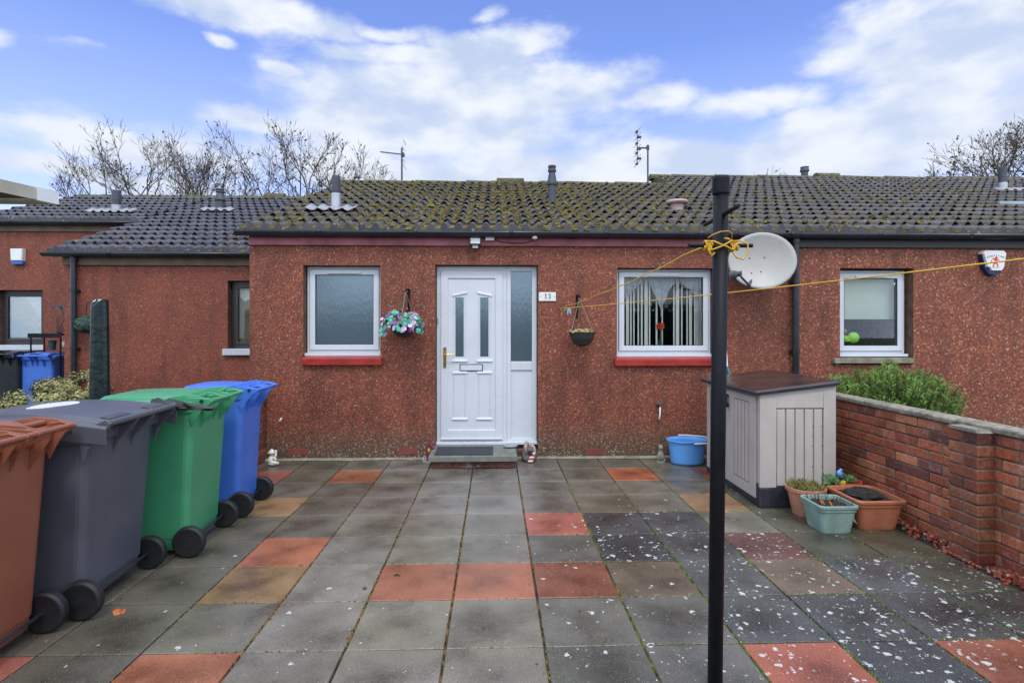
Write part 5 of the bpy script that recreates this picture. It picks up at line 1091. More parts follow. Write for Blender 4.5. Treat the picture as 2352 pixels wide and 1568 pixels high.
t2 = trough('trough_planter', 'large terracotta trough filled with dark soil by the brick wall', 2.615, 2.985, 3.88, 4.30, .225, 'terra')
b = MB(); b.ball((0,.02,.215),.11,16,8,sc=(1.1,1.1,.35),jit=.12,rnd=rw); b.build('soil_heap', 'soil', t2, local=True)
bx, by = 2.455, 4.285
t = thing('flower_pot', 'round pale terracotta pot with mossy growth beside the beige box', 'plant pot', (bx,by,0))
b = MB(); b.lathe([(.09,.0),(.095,.01),(.133,.19),(.148,.192),(.15,.222),(.135,.222),(.128,.19)], (bx,by,0), 28); b.build('pot', 'terra2', t, bevel=.002)
b = MB(); b.lathe([(.13,.2),(.07,.222),(0,.225)], (bx,by,0), 20); b.build('soil', 'soil', t)
b = MB()
for i in range(420):
    a = rw.uniform(0,6.28); r_ = .14*math.sqrt(rw.random()); p = Vector((bx+r_*math.cos(a),by+r_*math.sin(a),.222)); b.tube([p, p+Vector((rw.uniform(-.03,.03),rw.uniform(-.03,.03),rw.uniform(.01,.04)))],[.0035,.001],3)
b.build('moss_plant', mat('pot_moss',(.15,.15,.03),.8,.4,20,c2=(.24,.22,.06)), t)
bx, by = 2.79, 4.385; t = thing('flower_pot', 'small bright red plant pot with a low green plant behind the troughs', 'plant pot', (2.86,4.42,0))
bx, by = 2.88, 4.43
b = MB(); b.lathe([(.07,0),(.1,.2),(.11,.2),(.112,.225),(.1,.225),(.095,.2)], (bx,by,0), 24); b.build('pot', 'redpot', t, bevel=.002); b = MB(); b.lathe([(.097,.205),(0,.215)], (bx,by,0), 16); b.build('soil', 'soil', t)
b = MB()
for i in range(70): leafquad(b, Vector((bx-.06+rw.uniform(-.13,.08),by-.03+rw.uniform(-.06,.06),.225+rw.uniform(0,.05))), Vector((rw.uniform(-1,1),-1,rw.uniform(.1,1))), rw.uniform(.01,.02), rw, 5)
b.build('leaves', 'stem', t)
p = onY(1932, 1097, 4.36); t = thing('bird_ornament', 'small blue, black and yellow bird ornament on a stick among the pots', 'ornament', (p.x,4.36,0)); x, y, z = p
b = MB(); b.ball((x+.01,y,z-.035),.035,12,8,sc=(.8,.7,1.0)); b.build('belly', 'bird_y', t, smooth=True)
b = MB(); b.ball((x-.004,y-.004,z+.008),.026,12,8); b.ball((x+.018,y,z-.008),.022,10,6,sc=(1,1,1.3)); b.tube([(x,y-.03,z+.005),(x+.0,y-.045,z+.0)],[.006,.001],6); b.build('head', 'ink', t, smooth=True)
b = MB(); b.ball((x-.012,y,z+.036),.026,12,8,sc=(.9,.6,1.1),rot=Matrix.Rotation(R(-25),3,'Y')); b.ball((x-.004,y,z+.062),.013,8,6); b.build('cap', 'bluetub', t, smooth=True)
b = MB(); b.tube([(x+.01,y+.012,z-.04),(x+.012,y+.02,.0)],.004,6); b.build('stake', 'postblack', t)

# ---------------------------------------------------------------- clothes pole, lines and pegs
pb = ont(1642, 1590, 2.25); pb.z = 0; pt_ = ont(1656.5, 405, 2.2)
t = thing('clothes_pole', 'tall black painted metal clothes pole with cross pegs in the foreground', 'pole', tuple(pb))
ax = (pt_-pb); ax_n = ax.normalized()
b = MB(); b.tube([pb+Vector((0,0,-.02)), pb+ax*.5, pb+ax*.985], [.0295,.0295,.0292], 28); b.build('shaft', 'postblack', t, smooth=True)
b = MB(); b.tube([pb+ax*.965, pb+ax*.968, pb+ax*.995, pb+ax*1.0], [.0325,.0335,.0335,.030], 28); b.build('cap', 'postblack', t, smooth=False, bevel=.002)
pz = pb+ax*((1.808)/pt_.z); b = MB(); b.tube([pz+Vector((-.13,-.004,-.001)), pz+Vector((.132,.004,0))], .0085, 10); b.build('cross_peg', 'postblack', t, bevel=.001)
pz2 = pb+ax*((1.925)/pt_.z); b = MB(); b.tube([pz2+Vector((.006,-.15,.008)), pz2+Vector((-.006,.15,-.008))], .0085, 10); b.build('cross_peg', 'postblack', t, bevel=.001)
hk = onY(1286, 708, YW-.03)
def sagline(b, p0, p1, r, sag=.03, n=24, wob=.0):
    pts = []
    for i in range(n+1):
        u = i/n; p = Vector(p0).lerp(Vector(p1), u); p.z -= sag*4*u*(1-u); p += Vector((noise.noise((u*9,1,0)),0,noise.noise((u*9,5,2))))*wob; pts.append(p)
    b.tube(pts, r, 6)
t = thing('washing_line', 'yellow washing line tied round the cross peg and running to the wall hook', 'washing line', tuple(hk))
b = MB(); L0 = pz+Vector((-.065,-.012,-.006)); sagline(b, hk, L0, .0032, .022, 30, .012); b.build('line', 'rope', t, smooth=True)
b = MB()
for sx in (-1, 1):                                    # coils round the peg either side of the pole
    pts = []
    for i in range(61):
        a = i/60*2*math.pi*5; pts.append(pz+Vector((sx*(.036+.032*i/60), -.014*math.cos(a)-.002, -.004+.0165*math.sin(a)-.006*math.sin(a*.2))))
    b.tube(pts, .0034, 6)
cr = lambda pts: b.tube([pz+Vector(p) for p in pts], .0034, 6)
cr([(-.06,-.018,.014),(-.036,-.028,.012),(-.01,-.036,-.002),(.012,-.036,-.010),(.036,-.026,-.02),(.052,-.016,-.014)])
cr([(-.05,-.018,-.022),(-.034,-.028,-.018),(-.008,-.036,-.008),(.014,-.036,.004),(.034,-.028,.016),(.05,-.016,.012)])
cr([(-.055,-.016,-.014),(-.046,-.016,-.034),(-.04,-.014,-.044),(-.03,-.02,-.03)]); cr([(.05,-.014,.015),(.075,-.02,.016),(.1,-.022,.004),(.104,-.02,-.03),(.085,-.018,-.058),(.06,-.016,-.05),(.045,-.014,-.03)])
cr([(.035,-.02,.01),(.02,-.036,.02),(.0,-.04,.022)])
b.build('knot', 'rope', t, smooth=True)
b = MB(); b.tube([pz+Vector(p) for p in [(-.062,-.03,.024),(-.045,-.035,.036),(-.015,-.04,.048),(.015,-.04,.05),(.034,-.03,.042),(.036,-.02,.02)]], .0034, 6); b.build('loose_end', mat('line_worn', (.42,.2,.03), .6), t, smooth=True)
b = MB(); b.tube([hk+Vector((-.03,.03,.0)), hk+Vector((-.01,-.0,.008)), hk+Vector((.0,-.02,-.0)), hk+Vector((-.01,-.01,-.012))], .006, 6); b.build('wall_hook', 'rust', t)
far = ont(2352, 583, 2.15); e_ = far+(far-hk)*.28
t = thing('washing_line', 'taut yellow washing line crossing behind the pole towards the right edge', 'washing line', tuple(hk))
b = MB(); sagline(b, hk+Vector((.0,-.02,0)), e_, .0034, .028, 30, 0); b.build('line', 'rope', t, smooth=True)
def peg(label, p, m, rot, s=1):
    t = thing('clothes_peg', label, 'clothes peg', tuple(p)); b = MB(); Rm = Matrix.Rotation(rot, 3, 'Y')
    for sgn in (-1, 1):
        pts = [Vector((sgn*.004,0,.012)), Vector((sgn*.007,0,-.01)), Vector((sgn*.013,0,-.045))]; b.tube([p+Rm@(q*s) for q in pts], [.006*s,.0065*s,.005*s], 6)
    b.build('leg', m, t); b = MB(); b.tube([p+Vector((0,-.008,0)), p+Vector((0,.008,0))], .004, 6); b.build('spring', 'steel', t)
peg('pale blue plastic peg hanging from the washing line by the wall', onY(1307,709,YW-.2), 'pegblue', 0, 1.2)
peg('green plastic peg lying along the washing line at the hook', onY(1303,709,YW-.16), 'peggreen', R(80), .9)
# ---------------------------------------------------------------- wheelie bins (handle and wheels on the +X side)
def wheelie(name, label, x, y, rz, m, W, D, H_, style, group=None, wheels=True, lidm=None):
    t = thing(name, label, 'wheelie bin', (x,y,0), rz, group); lm = lidm or m
    b = MB(); w0, d0 = W*.84, D*.70; cx0, cx1 = -.03, 0.0
    def rg(w, d, cx_, z, r=.05): return rrect(cx_, 0, d, w, r, z, 4)
    xb0, xb1 = D*.33, D*.40                          # back face: bottom and top X
    def ring(z, w, xf, xbk, r=.045): return rrect((xf+xbk)/2, 0, xbk-xf, w, r, z, 4)
    zt = H_-.13
    b.loft([ring(.035,W*.80,-D*.36,xb0-.02), ring(.06,W*.82,-D*.37,xb0), ring(.11,W*.83,-D*.375,xb0+(xb1-xb0)*.06), ring(.113,W*.84,-D*.38,xb0+(xb1-xb0)*.06+.005), ring(zt-.02,W*.955,-D*.46,xb1), ring(zt,W*1.0,-D*.48,xb1+.02,.05), ring(zt+.05,W*1.01,-D*.485,xb1+.025,.05), ring(zt+.05,W*.96,-D*.46,xb1-.0,.04)], True, True)
    b.build('body', m, t, smooth=False, bevel=.004, local=True, fix=True)
    if wheels:
        for s in (-1, 1):
            yw = s*(W*.5-.022); c = (xb0+.03, yw, .1)
            q = MB(); q.lathe([(.055,-.024),(.088,-.026),(.1,-.016),(.1,.016),(.088,.026),(.055,.024)], c, 28, axis='Y'); wh = q.build('wheel', 'tyre', t, local=True, smooth=False, bevel=.003)
            q = MB(); q.lathe([(.055,-.018),(.028,-.012),(.024,-.026),(.0,-.026)], c, 20, axis='Y'); q.lathe([(.0,.026),(.024,.026),(.028,.012),(.055,.018)], c, 20, axis='Y')
            q.build('hub', 'blackp', wh, local=True)
        q = MB(); q.tube([(xb0+.03,-W*.47,.1),(xb0+.03,W*.47,.1)], .009, 10); q.build('axle', 'blackp', t, local=True)
    hx = xb1+.105; hz = H_-.065                       # handle bar
    n_l = 3 if style != 'wide' else 2
    if style != 'wide':
        q = MB(); q.tube([(hx,-W*.46,hz),(hx,W*.46,hz)], .0125, 12)
        ls = [-W*.46, -W*.06, W*.06, W*.46]
        for yy in ls:                                 # curved ears from rim to bar
            pts = [(xb1-.06,zt+.05),(xb1-.04,hz+.03),(hx-.05,hz+.022),(hx+.006,hz+.014),(hx+.018,hz),(hx+.008,hz-.016),(hx-.03,hz-.035),(xb1+.04,zt-.02),(xb1-.0,zt-.10)]
            q.prism([(a,c_) for a,c_ in pts], yy-.005, yy+.005)
        q.build('handle', m, t, local=True, bevel=.003)
        for yy in (-W*.25, W*.25): q = MB(); q.prism([(xb1-.01,zt-.01),(hx-.02,hz-.04),(hx-.02,hz-.05),(xb1-.01,zt-.13)], yy-.004, yy+.004); q.build('bracket_rib', m, t, local=True)
        # lid with hinge ears
        q = MB(); zl0 = zt+.052
        lidr = lambda z, w, xf, xk, r=.06: rrect((xf+xk)/2, 0, xk-xf, w, r, z, 5)
        rings = [lidr(zl0-.03,W*1.05,-D*.53,xb1+.02), lidr(zl0+.0,W*1.05,-D*.53,xb1+.02), lidr(zl0+.012,W*1.03,-D*.52,xb1+.01), lidr(zl0+.02,W*.90,-D*.47,xb1-.06,.07), lidr(zl0+.045,W*.84,-D*.43,xb1-.10,.08), lidr(zl0+.058,W*.5,-D*.28,xb1-.2,.08)]
        q.loft(rings, True, True); ld2 = q.build('lid', lm, t, local=True, bevel=.004, fix=True)
        q = MB()
        for (ya, yb2) in ((-W*.44,-W*.09),(W*.09,W*.44)):
            q.tube([(xb1+.01,ya,zl0+.022),(xb1+.06,ya,zl0+.03),(hx,ya,hz+.004)], .009, 6); q.tube([(xb1+.01,yb2,zl0+.022),(xb1+.06,yb2,zl0+.03),(hx,yb2,hz+.004)], .009, 6)
            q.prism([(xb1-.16,zl0+.04),(xb1-.05,zl0+.055),(xb1+.04,zl0+.045),(hx-.01,hz+.02),(hx+.01,hz),(xb1,zl0-.02)], ya-.005, ya+.004)
            q.prism([(xb1-.16,zl0+.04),(xb1-.05,zl0+.055),(xb1+.04,zl0+.045),(hx-.01,hz+.02),(hx+.01,hz),(xb1,zl0-.02)], yb2-.004, yb2+.005)
            q.tube([(xb1-.015,ya,zl0+.03),(xb1-.015,yb2,zl0+.03)], .014, 10)
        q.build('lid_hinge', lm, ld2, local=True, bevel=.002)
        for yy in (-W*.47, -W*.03, W*.47): q = MB(); q.lathe([(.011,-.012),(.011,.012)], (hx-.045, yy, hz+.004), 12, axis='Y'); q.build('hinge_pin', 'blackp', ld2, local=True)
    else:
        zl0 = zt+.05; q = MB(); n = 14; rings = []
        # arched lid: profile along X swept across, with rolled side skirt
        xf, xk = -D*.55, hx+.01
        def prof(u): return zl0+.010+.062*math.sin(math.pi*(.12+.72*(1-u)))-.02
        for (yy, dz) in ((-W*.54,-.095),(-W*.54,-.012),(-W*.52,.0),(-W*.46,.004),(-W*.44,.02),(W*.44,.02),(W*.46,.004),(W*.52,.0),(W*.54,-.012),(W*.54,-.095)):
            rings.append([(xf+(xk-xf)*i/n, yy, prof(i/n)+dz) for i in range(n+1)]+[(xf+(xk-xf)*i/n, yy*.97, min(prof(i/n)+dz-.012, zl0+.02) if abs(yy) < W*.53 else prof(i/n)+dz-.008) for i in range(n,-1,-1)])
        q.loft(rings, True, True); ld2 = q.build('lid', lm, t, local=True, bevel=.004, fix=True)
        q = MB()
        for s in (-1, 1):                             # recessed dark channel along each side of the lid
            q.loft([[(xf+(xk-xf)*u, s*W*.5415, prof(u)-.062+e), (xf+(xk-xf)*u, s*W*.5435, prof(u)-.062+e), (xf+(xk-xf)*u, s*W*.5435, prof(u)-.03+e*.2), (xf+(xk-xf)*u, s*W*.5415, prof(u)-.03+e*.2)] for u, e in [(.1+.06*i, .012 if i in (0,12) else 0) for i in range(13)]])
        q.build('side_channel', 'gasket', ld2, local=True)
        q = MB(); q.tube([(hx+.01,-W*.48,hz+.01),(hx+.01,W*.48,hz+.01)], .016, 12)
        for yy in (-W*.5,-W*.12,W*.12,W*.5): q.prism([(xb1-.02,zt+.04),(hx,hz+.03),(hx+.026,hz+.01),(hx+.01,hz-.02),(xb1+.02,zt-.06),(xb1-.01,zt-.14)], yy-.012, yy+.012)
        q.build('handle', m, t, local=True, bevel=.004)
        for (ya, yb2) in ((-W*.42,-W*.14),(W*.14,W*.42)): q = MB(); q.loft([[(xk-.075,y_,prof(.87)+.0215),(xk-.03,y_,prof(.95)+.0215),(xk-.03,y_,prof(.95)+.0185),(xk-.075,y_,prof(.87)+.0185)] for y_ in (ya,yb2)]); q.build('grip_recess', 'gasket', ld2, local=True)
        q = MB(); zz = prof(.42)+.021; pts = [(xf+(xk-xf)*(.40+.11*math.cos(a)*(1+.15*math.sin(3*a))), .05+.15*math.sin(a), 0) for a in [2*math.pi*i/16 for i in range(16)]]
        q.loft([[(a,c_,prof((a-xf)/(xk-xf))+.0205) for a,c_,_ in pts],[(a,c_,prof((a-xf)/(xk-xf))+.0225) for a,c_,_ in pts]]); q.build('white_patch', 'whitep', ld2, local=True)  # thin white patch lying on top of the lid
        q = MB(); q.loft([ring(zt-.03,W*1.03,-D*.5,xb1+.02), ring(zt+.03,W*1.05,-D*.51,xb1+.03)]); q.build('rim', m, t, local=True, bevel=.006)
    return t, ld2
BG = 'wheelie bins in a row along the left'
# base positions: wheel axle X is xb0+.065 = .3D+.065 from the origin
def bin_at(label, xa, y, rz, m, W, D, H_, style, **k): return wheelie('wheelie_bin', label, xa-(.33*D+.03), y, rz, m, W, D, H_, style, BG, **k)
bin_at('blue wheelie bin nearest the house wall', -1.99, 4.56, R(3), 'binblue', .48, .55, 1.05, 'std')
tg, lg = bin_at('green wheelie bin between the blue and grey bins', -1.985, 3.86, R(4), 'bingreen', .58, .70, 1.065, 'std')
bin_at('large dark grey wheelie bin with arched lid and white patch', -2.105, 3.14, R(3), 'bingrey', .64, .80, 1.05, 'wide')
bin_at('brown wheelie bin cut off at the left edge', -2.165, 2.46, R(4), 'binbrown', .58, .72, 1.07, 'std')
b = MB(); rw = random.Random(2); q0 = Vector((-2.16,3.52,1.0)); vs = []; n = 12; rings = []
for i in range(9):
    u = i/8; x = -2.12+.36*u; r_ = .035*(1-.75*u)+.004; rings.append([(x, 3.50+(.012*u)+r_*1.3*rw.uniform(.6,1.3)*math.cos(2*math.pi*k/n), 1.004-.035*u+r_*rw.uniform(.5,1.3)*math.sin(2*math.pi*k/n)) for k in range(n)])
b.loft(rings); tag(b.build('bin_bag', 'bag'), 'crumpled black bag edge sticking out between green and grey bins', 'bin bag')
b = MB(); p = Vector((-2.42,4.62,1.02)); b.loft([[(-2.37+a*.09,4.62+c_*.07,.995+dz) for a,c_ in ((-1,-1),(1,-.8),(1.1,1),(-.9,.9))] for dz in (.039,.0415)]); 
# bins in the far garden
def far_bin(label, px_, Y, m, W, rz, H_=1.09): 
    p = onY(px_, 930, Y); t, l = wheelie('wheelie_bin', label, p.x, Y+.3, rz, m, W, .66, H_, 'std', 'wheelie bins in the far garden'); return t
far_bin('bright blue wheelie bin beneath the beige-blind window', 72, 8.9, 'binblue', .54, R(-84))
far_bin('black wheelie bin cut off by the left edge behind the shrub', -6, 8.8, 'blackp', .56, R(-86), 1.12)
# ---------------------------------------------------------------- wrapped dryer, topiary, plant stand
p = onY(231, 900, 6.1); pt2 = onY(231, 690, 6.1); t = thing('rotary_dryer', 'rotary clothes dryer wrapped in a dark green plastic cover', 'clothes dryer', (p.x,6.1,0))
b = MB(); n = 18; rings = []
for i in range(31):
    u = i/30; z = .12+(pt2.z-.14)*u; r_ = (.098-.022*u); rings.append([(p.x+r_*(1+.16*math.cos(3*a+.6)+.05*noise.noise((a*1.3,z*9,0)))*math.cos(a), 6.1+r_*(1+.16*math.cos(3*a+.6)+.05*noise.noise((a,z*14,3)))*math.sin(a), z+(.035*math.cos(a*2+1) if i == 30 else 0)) for a in [2*math.pi*k/n for k in range(n)]])
b.loft(rings, True, True); b.build('cover', 'wrap', t, smooth=False)
b = MB(); ztp = pt2.z; 
for s, a in ((-1,-.3),(1,.3)): b.loft([[(p.x+s*.01,6.1-.06,ztp-.01),(p.x+s*.075,6.1-.03,ztp-.03),(p.x+s*.06,6.1+.02,ztp-.012)],[(p.x+s*.012,6.1-.05,ztp+.014),(p.x+s*.05,6.1-.03,ztp+.004),(p.x+s*.045,6.1+.01,ztp+.01)]])
b.build('cover_tip', 'lens', t); b = MB(); b.tube([(p.x,6.1,0),(p.x,6.1,.2)],.022,10); b.build('pole', 'steel', t)
c = onY(192, 745, 7.65); t = thing('topiary_ball', 'dark green artificial topiary ball hanging by the drainpipe', 'topiary', (c.x,7.65,c.z)); rw = random.Random(5)
b = MB(); b.ball((c.x+.03,7.65,c.z),.115,14,10,sc=(1.25,1,.95)); b.build('core', 'dkgreen', t); b = MB()
for i in range(900):
    v = Vector((rw.gauss(0,1),rw.gauss(0,1),rw.gauss(0,1))).normalized(); leafquad(b, Vector((c.x+.03,7.65,c.z))+Vector((v.x*1.25,v.y,v.z*.95))*.122, v+Vector((rw.uniform(-.6,.6),)*3), .012, rw, 4)
b.build('foliage', mat('topiary_leaf',(.03,.075,.05),.7,.5,20,c2=(.07,.13,.10)), t); b = MB(); b.tube([(c.x+.03,7.65,c.z+.1),(c.x+.03,7.67,c.z+.3),(c.x+.03,7.8,c.z+.31)],.005,5); b.build('hook', 'postblack', t)
a = onY(82, 768, 9.2); c = onY(158, 768, 9.2); t = thing('plant_stand', 'dark metal plant stand with little pots and a spindly bare plant', 'plant stand', ((a.x+c.x)/2,9.2,0))
b = MB(); b.box(a.x, c.x, 9.05, 9.35, a.z-.012, a.z+.012); b.box(a.x,c.x,9.045,9.055,a.z-.05,a.z+.02)
b.build('shelf', 'postblack', t)
for (x_, y_) in ((a.x+.03,9.07),(c.x-.03,9.07),(a.x+.03,9.33),(c.x-.03,9.33)): b = MB(); b.tube([(x_,y_,-.05),(x_,y_,a.z)],.012,6); b.build('leg', 'postblack', t)
b = MB(); q = onY(120, 790, 9.15); b.lathe([(.04,-.1),(.06,.05),(.05,.06)], q, 12); q2 = onY(145,792,9.12); 
b.build('green_pot', 'dkgreen', t); b = MB(); b.ball(q2,.05,12,8,sc=(.8,.8,1.4)); b.build('cream_jar', 'cream', t, smooth=True)
b = MB(); rw = random.Random(15); q = onY(137, 768, 9.2)
for i in range(9):
    p_ = q.copy(); pts = [p_.copy()]
    for k in range(5): p_ += Vector((rw.uniform(-.09,.09),rw.uniform(-.05,.05),rw.uniform(.04,.13))); pts.append(p_.copy())
    b.tube(pts, [.006,.005,.004,.004,.003,.002], 4)
    for k in range(3): leafquad(b, pts[-1]+Vector((rw.uniform(-.03,.03),0,rw.uniform(-.03,.03))), Vector((0,-1,.3)), .025, rw, 5)
b.build('bare_plant', 'ink', t)
# ---------------------------------------------------------------- shrubs
def shrub_leaf(name, label, cat, c, rx, ry, rz_, n, s, m, seed, trunk=True):
    rw = random.Random(seed); t = thing(name, label, cat, (c[0],c[1],-.05)); b = MB(); cl = [(Vector((rw.gauss(0,1),rw.gauss(0,1),abs(rw.gauss(0,1)))).normalized(), rw.uniform(.16,.3)) for _ in range(34)]
    for i in range(n):
        v, cr_ = rw.choice(cl); w = Vector((rw.gauss(0,1),rw.gauss(0,1),rw.gauss(0,1))).normalized(); q = v*(.82)+w*cr_*rw.uniform(.5,1); p = Vector((c[0]+q.x*rx,c[1]+q.y*ry,c[2]+q.z*rz_))
        leafquad(b, p, w+v*.6, rw.uniform(.6,1.3)*s, rw, 5)
    b.build('foliage', m, t)
    if trunk:
        b = MB()
        for i in range(9): v = cl[i][0]; b.tube([(c[0],c[1],-.05),(c[0]+v.x*rx*.4,c[1]+v.y*ry*.4,c[2]+v.z*rz_*.3),(c[0]+v.x*rx*.85,c[1]+v.y*ry*.85,c[2]+v.z*rz_*.85)],[.02,.014,.006],5)
        b.build('stems', 'bark', t)
    return t
c = onY(150, 900, 7.0); shrub_leaf('shrub', 'pale yellow-green shrub in front of the far bins', 'shrub', (c.x-.15,7.0,.36), .62, .45, .50, 13000, .012, 'shrub', 3)
c2_ = onY(185, 860, 7.1); shrub_leaf('shrub', 'taller tuft of pale green shrub beside the wrapped dryer', 'shrub', (c2_.x+.02,7.15,.46), .3, .3, .51, 7000, .012, 'shrub', 8)
# conifer: upright feathery sprays
t = thing('conifer_bush', 'bright green feathery conifer behind the brick wall', 'bush', (3.95,5.45,-.05)); b = MB(); rw = random.Random(61); hs = MB()
for i in range(330):
    u, v = rw.uniform(-1,1), rw.uniform(-1,1)
    if u*u+v*v > 1: continue
    x, y = 3.98+u*.64, 5.42+v*.46; hmax = 1.04+.15*noise.noise((u*3,v*3,4))-.26*(u*u+v*v)-.10*max(0,u); tip = Vector((x+u*.06, y+v*.06, hmax+rw.uniform(-.04,.09))); L_ = rw.uniform(.3,.55)
    base = Vector((x-u*.12,y-v*.12,tip.z-L_)); hs.tube([base, tip],[.006,.002],4)
    for k in range(105):
        q = rw.random(); pp = base.lerp(tip, q); rad = .075*(1-q)**.6+.008; a = rw.uniform(0,6.28); d = Vector((math.cos(a),math.sin(a),rw.uniform(.5,1.6))).normalized()
        s0 = pp+Vector((math.cos(a),math.sin(a),0))*rad*rw.uniform(0,.6); s1 = s0+d*rw.uniform(.022,.045); w = d.orthogonal().normalized()*rw.uniform(.004,.008)
        b.add([s0-w*.5, s0+w*.5, s1+w*.6, s1+d*.012, s1-w*.6], [(0,1,2,3,4)])
b.build('foliage', 'conifer', t); hs.build('stems', 'bark', t)
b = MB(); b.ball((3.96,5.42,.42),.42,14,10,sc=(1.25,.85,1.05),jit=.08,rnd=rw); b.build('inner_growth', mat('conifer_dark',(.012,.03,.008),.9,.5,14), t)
# ---------------------------------------------------------------- bare winter trees beyond the roofs
def bare_tree(label, x, y, top, seed, width=3.2, thin=1, lean=0, nb=6, group='bare trees beyond the roofs'):
    rw = random.Random(seed); t = thing('bare_tree', label, 'tree', (x,y,-.05), group=group); tb, cb = MB(), MB(); H0 = top*.50; S_ = (top-H0)/4.3
    def grow(p, d, L, r, lev):
        n = 4; pts = [p.copy()]; q = p.copy(); dd = d.copy()
        for i in range(n):
            dd = (dd+Vector((rw.gauss(0,.14),rw.gauss(0,.14),rw.gauss(.05,.08)))).normalized(); q = q+dd*L/n; pts.append(q.copy())
        r1 = r*.62; (tb if lev < 2 else cb).tube(pts, [r+(r1-r)*i/n for i in range(n+1)], 6 if lev < 2 else 4 if lev < 3 else 3, cap=False)
        if lev >= 1:                                   # short spurs and clusters of old buds along every limb
            for s_ in range(5 if lev < 4 else 3):
                pp = pts[rw.randrange(1, n+1)]; e = (dd+Vector((rw.gauss(0,.6),rw.gauss(0,.6),rw.gauss(.1,.4)))).normalized(); l_ = rw.uniform(.12,.42)*S_; cb.tube([pp, pp+e*l_*.6, pp+e*l_+Vector((0,0,.04))],[r1*.38,.009*thin,.005*thin],3,cap=False)
                if rw.random() < .22: leafquad(cb, pp+e*l_*rw.uniform(.5,1), Vector((rw.gauss(0,.5),-1,rw.gauss(0,.5))), rw.uniform(.025,.055)*thin, rw, 5)
        if lev >= 4: return
        for k in range(2 if lev == 0 else rw.choice((2,2,3))):
            ax_ = Vector((rw.gauss(0,1),rw.gauss(0,1),0)).normalized(); ang = rw.uniform(.22,.74); nd = (Matrix.Rotation(ang, 3, ax_) @ dd); nd.z += .16; nd.normalize()
            grow(q.copy() if k < 2 else pts[2].copy(), nd, L*rw.uniform(.62,.86), r1*rw.uniform(.75,.95), lev+1)
    fork = Vector((x, y, H0*.45)); tb.tube([(x,y,-.05),(x+.05,y,H0*.25),tuple(fork)], [.24,.19,.16], 8)
    for s in range(nb):
        u = (s+.5)/nb*2-1; base = Vector((x+u*width*.42+rw.uniform(-.15,.15), y+rw.uniform(-.7,.7), H0))
        tb.tube([fork, fork.lerp(base,.5)+Vector((u*.25,0,-.2)), base], [.12,.1,.075], 6)
        grow(base, Vector((u*.62+lean, rw.uniform(-.15,.15), 1)).normalized(), S_*rw.uniform(1.25,1.7)*(1-.18*abs(u)), .07*thin, 0)
    mz = max(v[2] for v in cb.v); kz = (top-H0)/(mz-H0)
    for q_ in (tb, cb): q_.v = [(v[0], v[1], v[2] if v[2] < H0 else H0+(v[2]-H0)*kz) for v in q_.v]
    tb.build('trunk', 'bark', t); cb.build('crown', 'twig', t)
TR = [(300,26,312,1,4.4,-.16,7,'leftmost bare tree, leaning left above the grey roof'),(398,25,288,3,4.4,0,7,'widest bare tree in the left group, with thick forked limbs'),
      (540,26,330,5,3.2,-.02,6,'slight bare tree in the gap between the two taller groups'),(685,24,286,6,3.0,0,6,'tall bare tree near the mossy roof corner'),(762,25,318,7,2.2,.06,5,'bare tree behind the black flue at the mossy roof corner')]
for (px_, tt, top, sd, wd, ln, nb_, lab) in TR:
    q = ont(px_, top, tt); bare_tree(lab, q.x, q.y, q.z, sd, wd, 1, ln, nb_)
q = ont(2375, 262, 22); bare_tree('dense bare tree at the right edge above the roof', q.x, q.y, q.z, 33, 4.4, 1.15, -.06, 15)
q = ont(1815, 392, 26); bare_tree('distant bare treetops just showing over the right-hand ridge', q.x, q.y, q.z, 25, 2.2, .8, 0, 5)
q = ont(1925, 396, 26); bare_tree('thin distant twigs right of the ridge vent', q.x, q.y, q.z, 27, .9, .7, 0, 2)
# ---------------------------------------------------------------- canopy corner at the top left
tip = ont(126, 469, 3.5); zb = tip.z; d1 = Vector((-.2535,-.9926,0)); d2 = Vector((-1,-.03,0)).normalized()
t = thing('canopy', 'corner of a cream boarded canopy roof at the far left edge', 'canopy', (tip.x, tip.y, 0))
A, B_, C_ = tip, tip+d1*3.0, tip+d2*2.6
def strip(b, p, q, h0, h1, th):
    d = (q-p).normalized(); nn = Vector((-d.y,d.x,0))*th; b.loft([[x+Vector((0,0,h0)), x+nn+Vector((0,0,h0)), x+nn+Vector((0,0,h1)), x+Vector((0,0,h1))] for x in (p,q)])
b = MB(); strip(b, A+d1*.12, B_, 0, .075, .02); strip(b, A, C_, 0, .075, -.02); b.build('fascia', 'canopy', t, fix=True)
b = MB(); strip(b, A+d1*-.005, A+d1*.119, -.003, .078, .026); b.build('end_cap', 'lens' if False else 'whitep', t, fix=True)
b = MB(); D4 = A+d1*3+d2*2.6; b.loft([[A+d1*.02+d2*.03+Vector((0,0,h)), B_+d2*.03+Vector((0,0,h)), D4+Vector((0,0,h)), C_+Vector((0,0,h))] for h in (.03,.06)]); b.build('deck', 'tan_board', t, fix=True)
pp = D4+Vector((.1,.3,0)); b = MB(); b.tube([(pp.x,pp.y,0),(pp.x,pp.y,zb+.03)],.05,10); b.build('post', 'canopy', t)
pp = C_+Vector((.1,-.3,0)); b = MB(); b.tube([(pp.x,pp.y,0),(pp.x,pp.y,zb+.03)],.05,10); b.build('post', 'canopy', t)
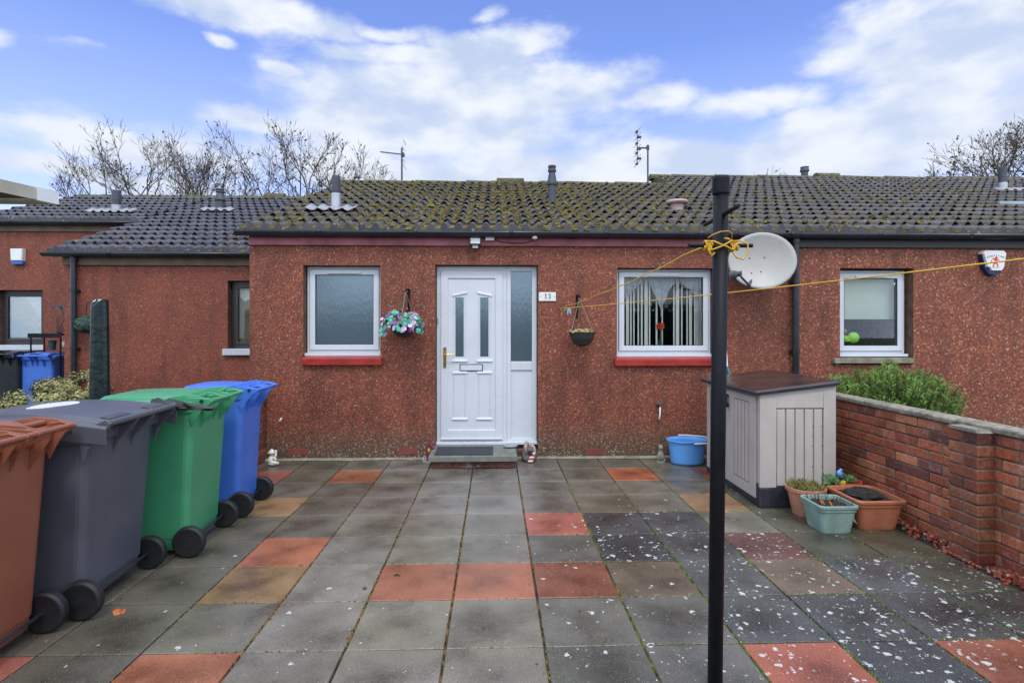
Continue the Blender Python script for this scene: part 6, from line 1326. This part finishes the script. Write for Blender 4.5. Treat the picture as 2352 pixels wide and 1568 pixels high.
# unseen greenery added behind the camera to darken the lower half of window reflections
t = thing('added_hedge', 'unseen dark greenery added behind the viewpoint for the window reflections', 'added_hedge', (0,-8,-.05)); b = MB(); rw = random.Random(90)
for i in range(9000): leafquad(b, Vector((rw.uniform(-9,9), -8+rw.gauss(0,.22), rw.uniform(-.05,2.3)+.15*noise.noise((i*.01,0,0)))), Vector((rw.gauss(0,1),1,rw.gauss(0,1))), rw.uniform(.06,.11), rw, 4)
b.build('foliage', 'tealdk', t); b = MB(); b.box(-9,9,-8.25,-7.8,-.05,2.05); b.build('inner_growth', 'dkgreen', t)
# fallen leaves on the paving
rw = random.Random(44)
LV = [(270,1406,.020,'orange fallen leaf on the slabs in front of the grey bin'),(1318,1190,.013,None)]
q = gnd(270,1408); b = MB(); leafquad(b, Vector((q.x,q.y,.008)), Vector((.1,-.3,1)), .022, rw, 7, .5); leafquad(b, Vector((q.x+.02,q.y+.01,.008)), Vector((.3,-.3,1)), .014, rw, 6, .6); tag(b.build('fallen_leaf', 'leafor'), 'orange fallen leaf on the slabs in front of the grey bin', 'leaf')
q = gnd(912,1322); b = MB(); b.tube([(q.x-.02,q.y,.004),(q.x,q.y+.002,.008),(q.x+.02,q.y-.003,.004)],[.003,.006,.002],5); tag(b.build('twig', 'bark'), 'small dark twig on the left red slab', 'twig')
q = gnd(665,1310); b = MB(); leafquad(b, Vector((gnd(838,1352).x,gnd(838,1352).y,.006)), Vector((.1,0,1)), .012, rw, 6, .5); tag(b.build('fallen_leaf', 'bark'), 'brown dead leaf on the tan slab', 'leaf')
b = MB()
for i in range(170):
    x, y = rw.uniform(-2.3,2.8), rw.uniform(2.0,6.1); s_ = rw.uniform(.003,.008)
    if rw.random() < .5: x = round(x/.46-.5)*.46+.23+rw.gauss(0,.015)
    leafquad(b, Vector((x,y,.004)), Vector((rw.uniform(-.4,.4),rw.uniform(-.4,.4),1)), s_, rw, 5, .5)
tag(b.build('leaf_litter', mat('litter',(.1,.05,.025),.9,.5,50,c2=(.22,.1,.04))), 'tiny bits of leaf and grit on the slabs', 'litter', kind='stuff')
for o in bpy.data.objects:
    if '_o' in o: del o['_o']
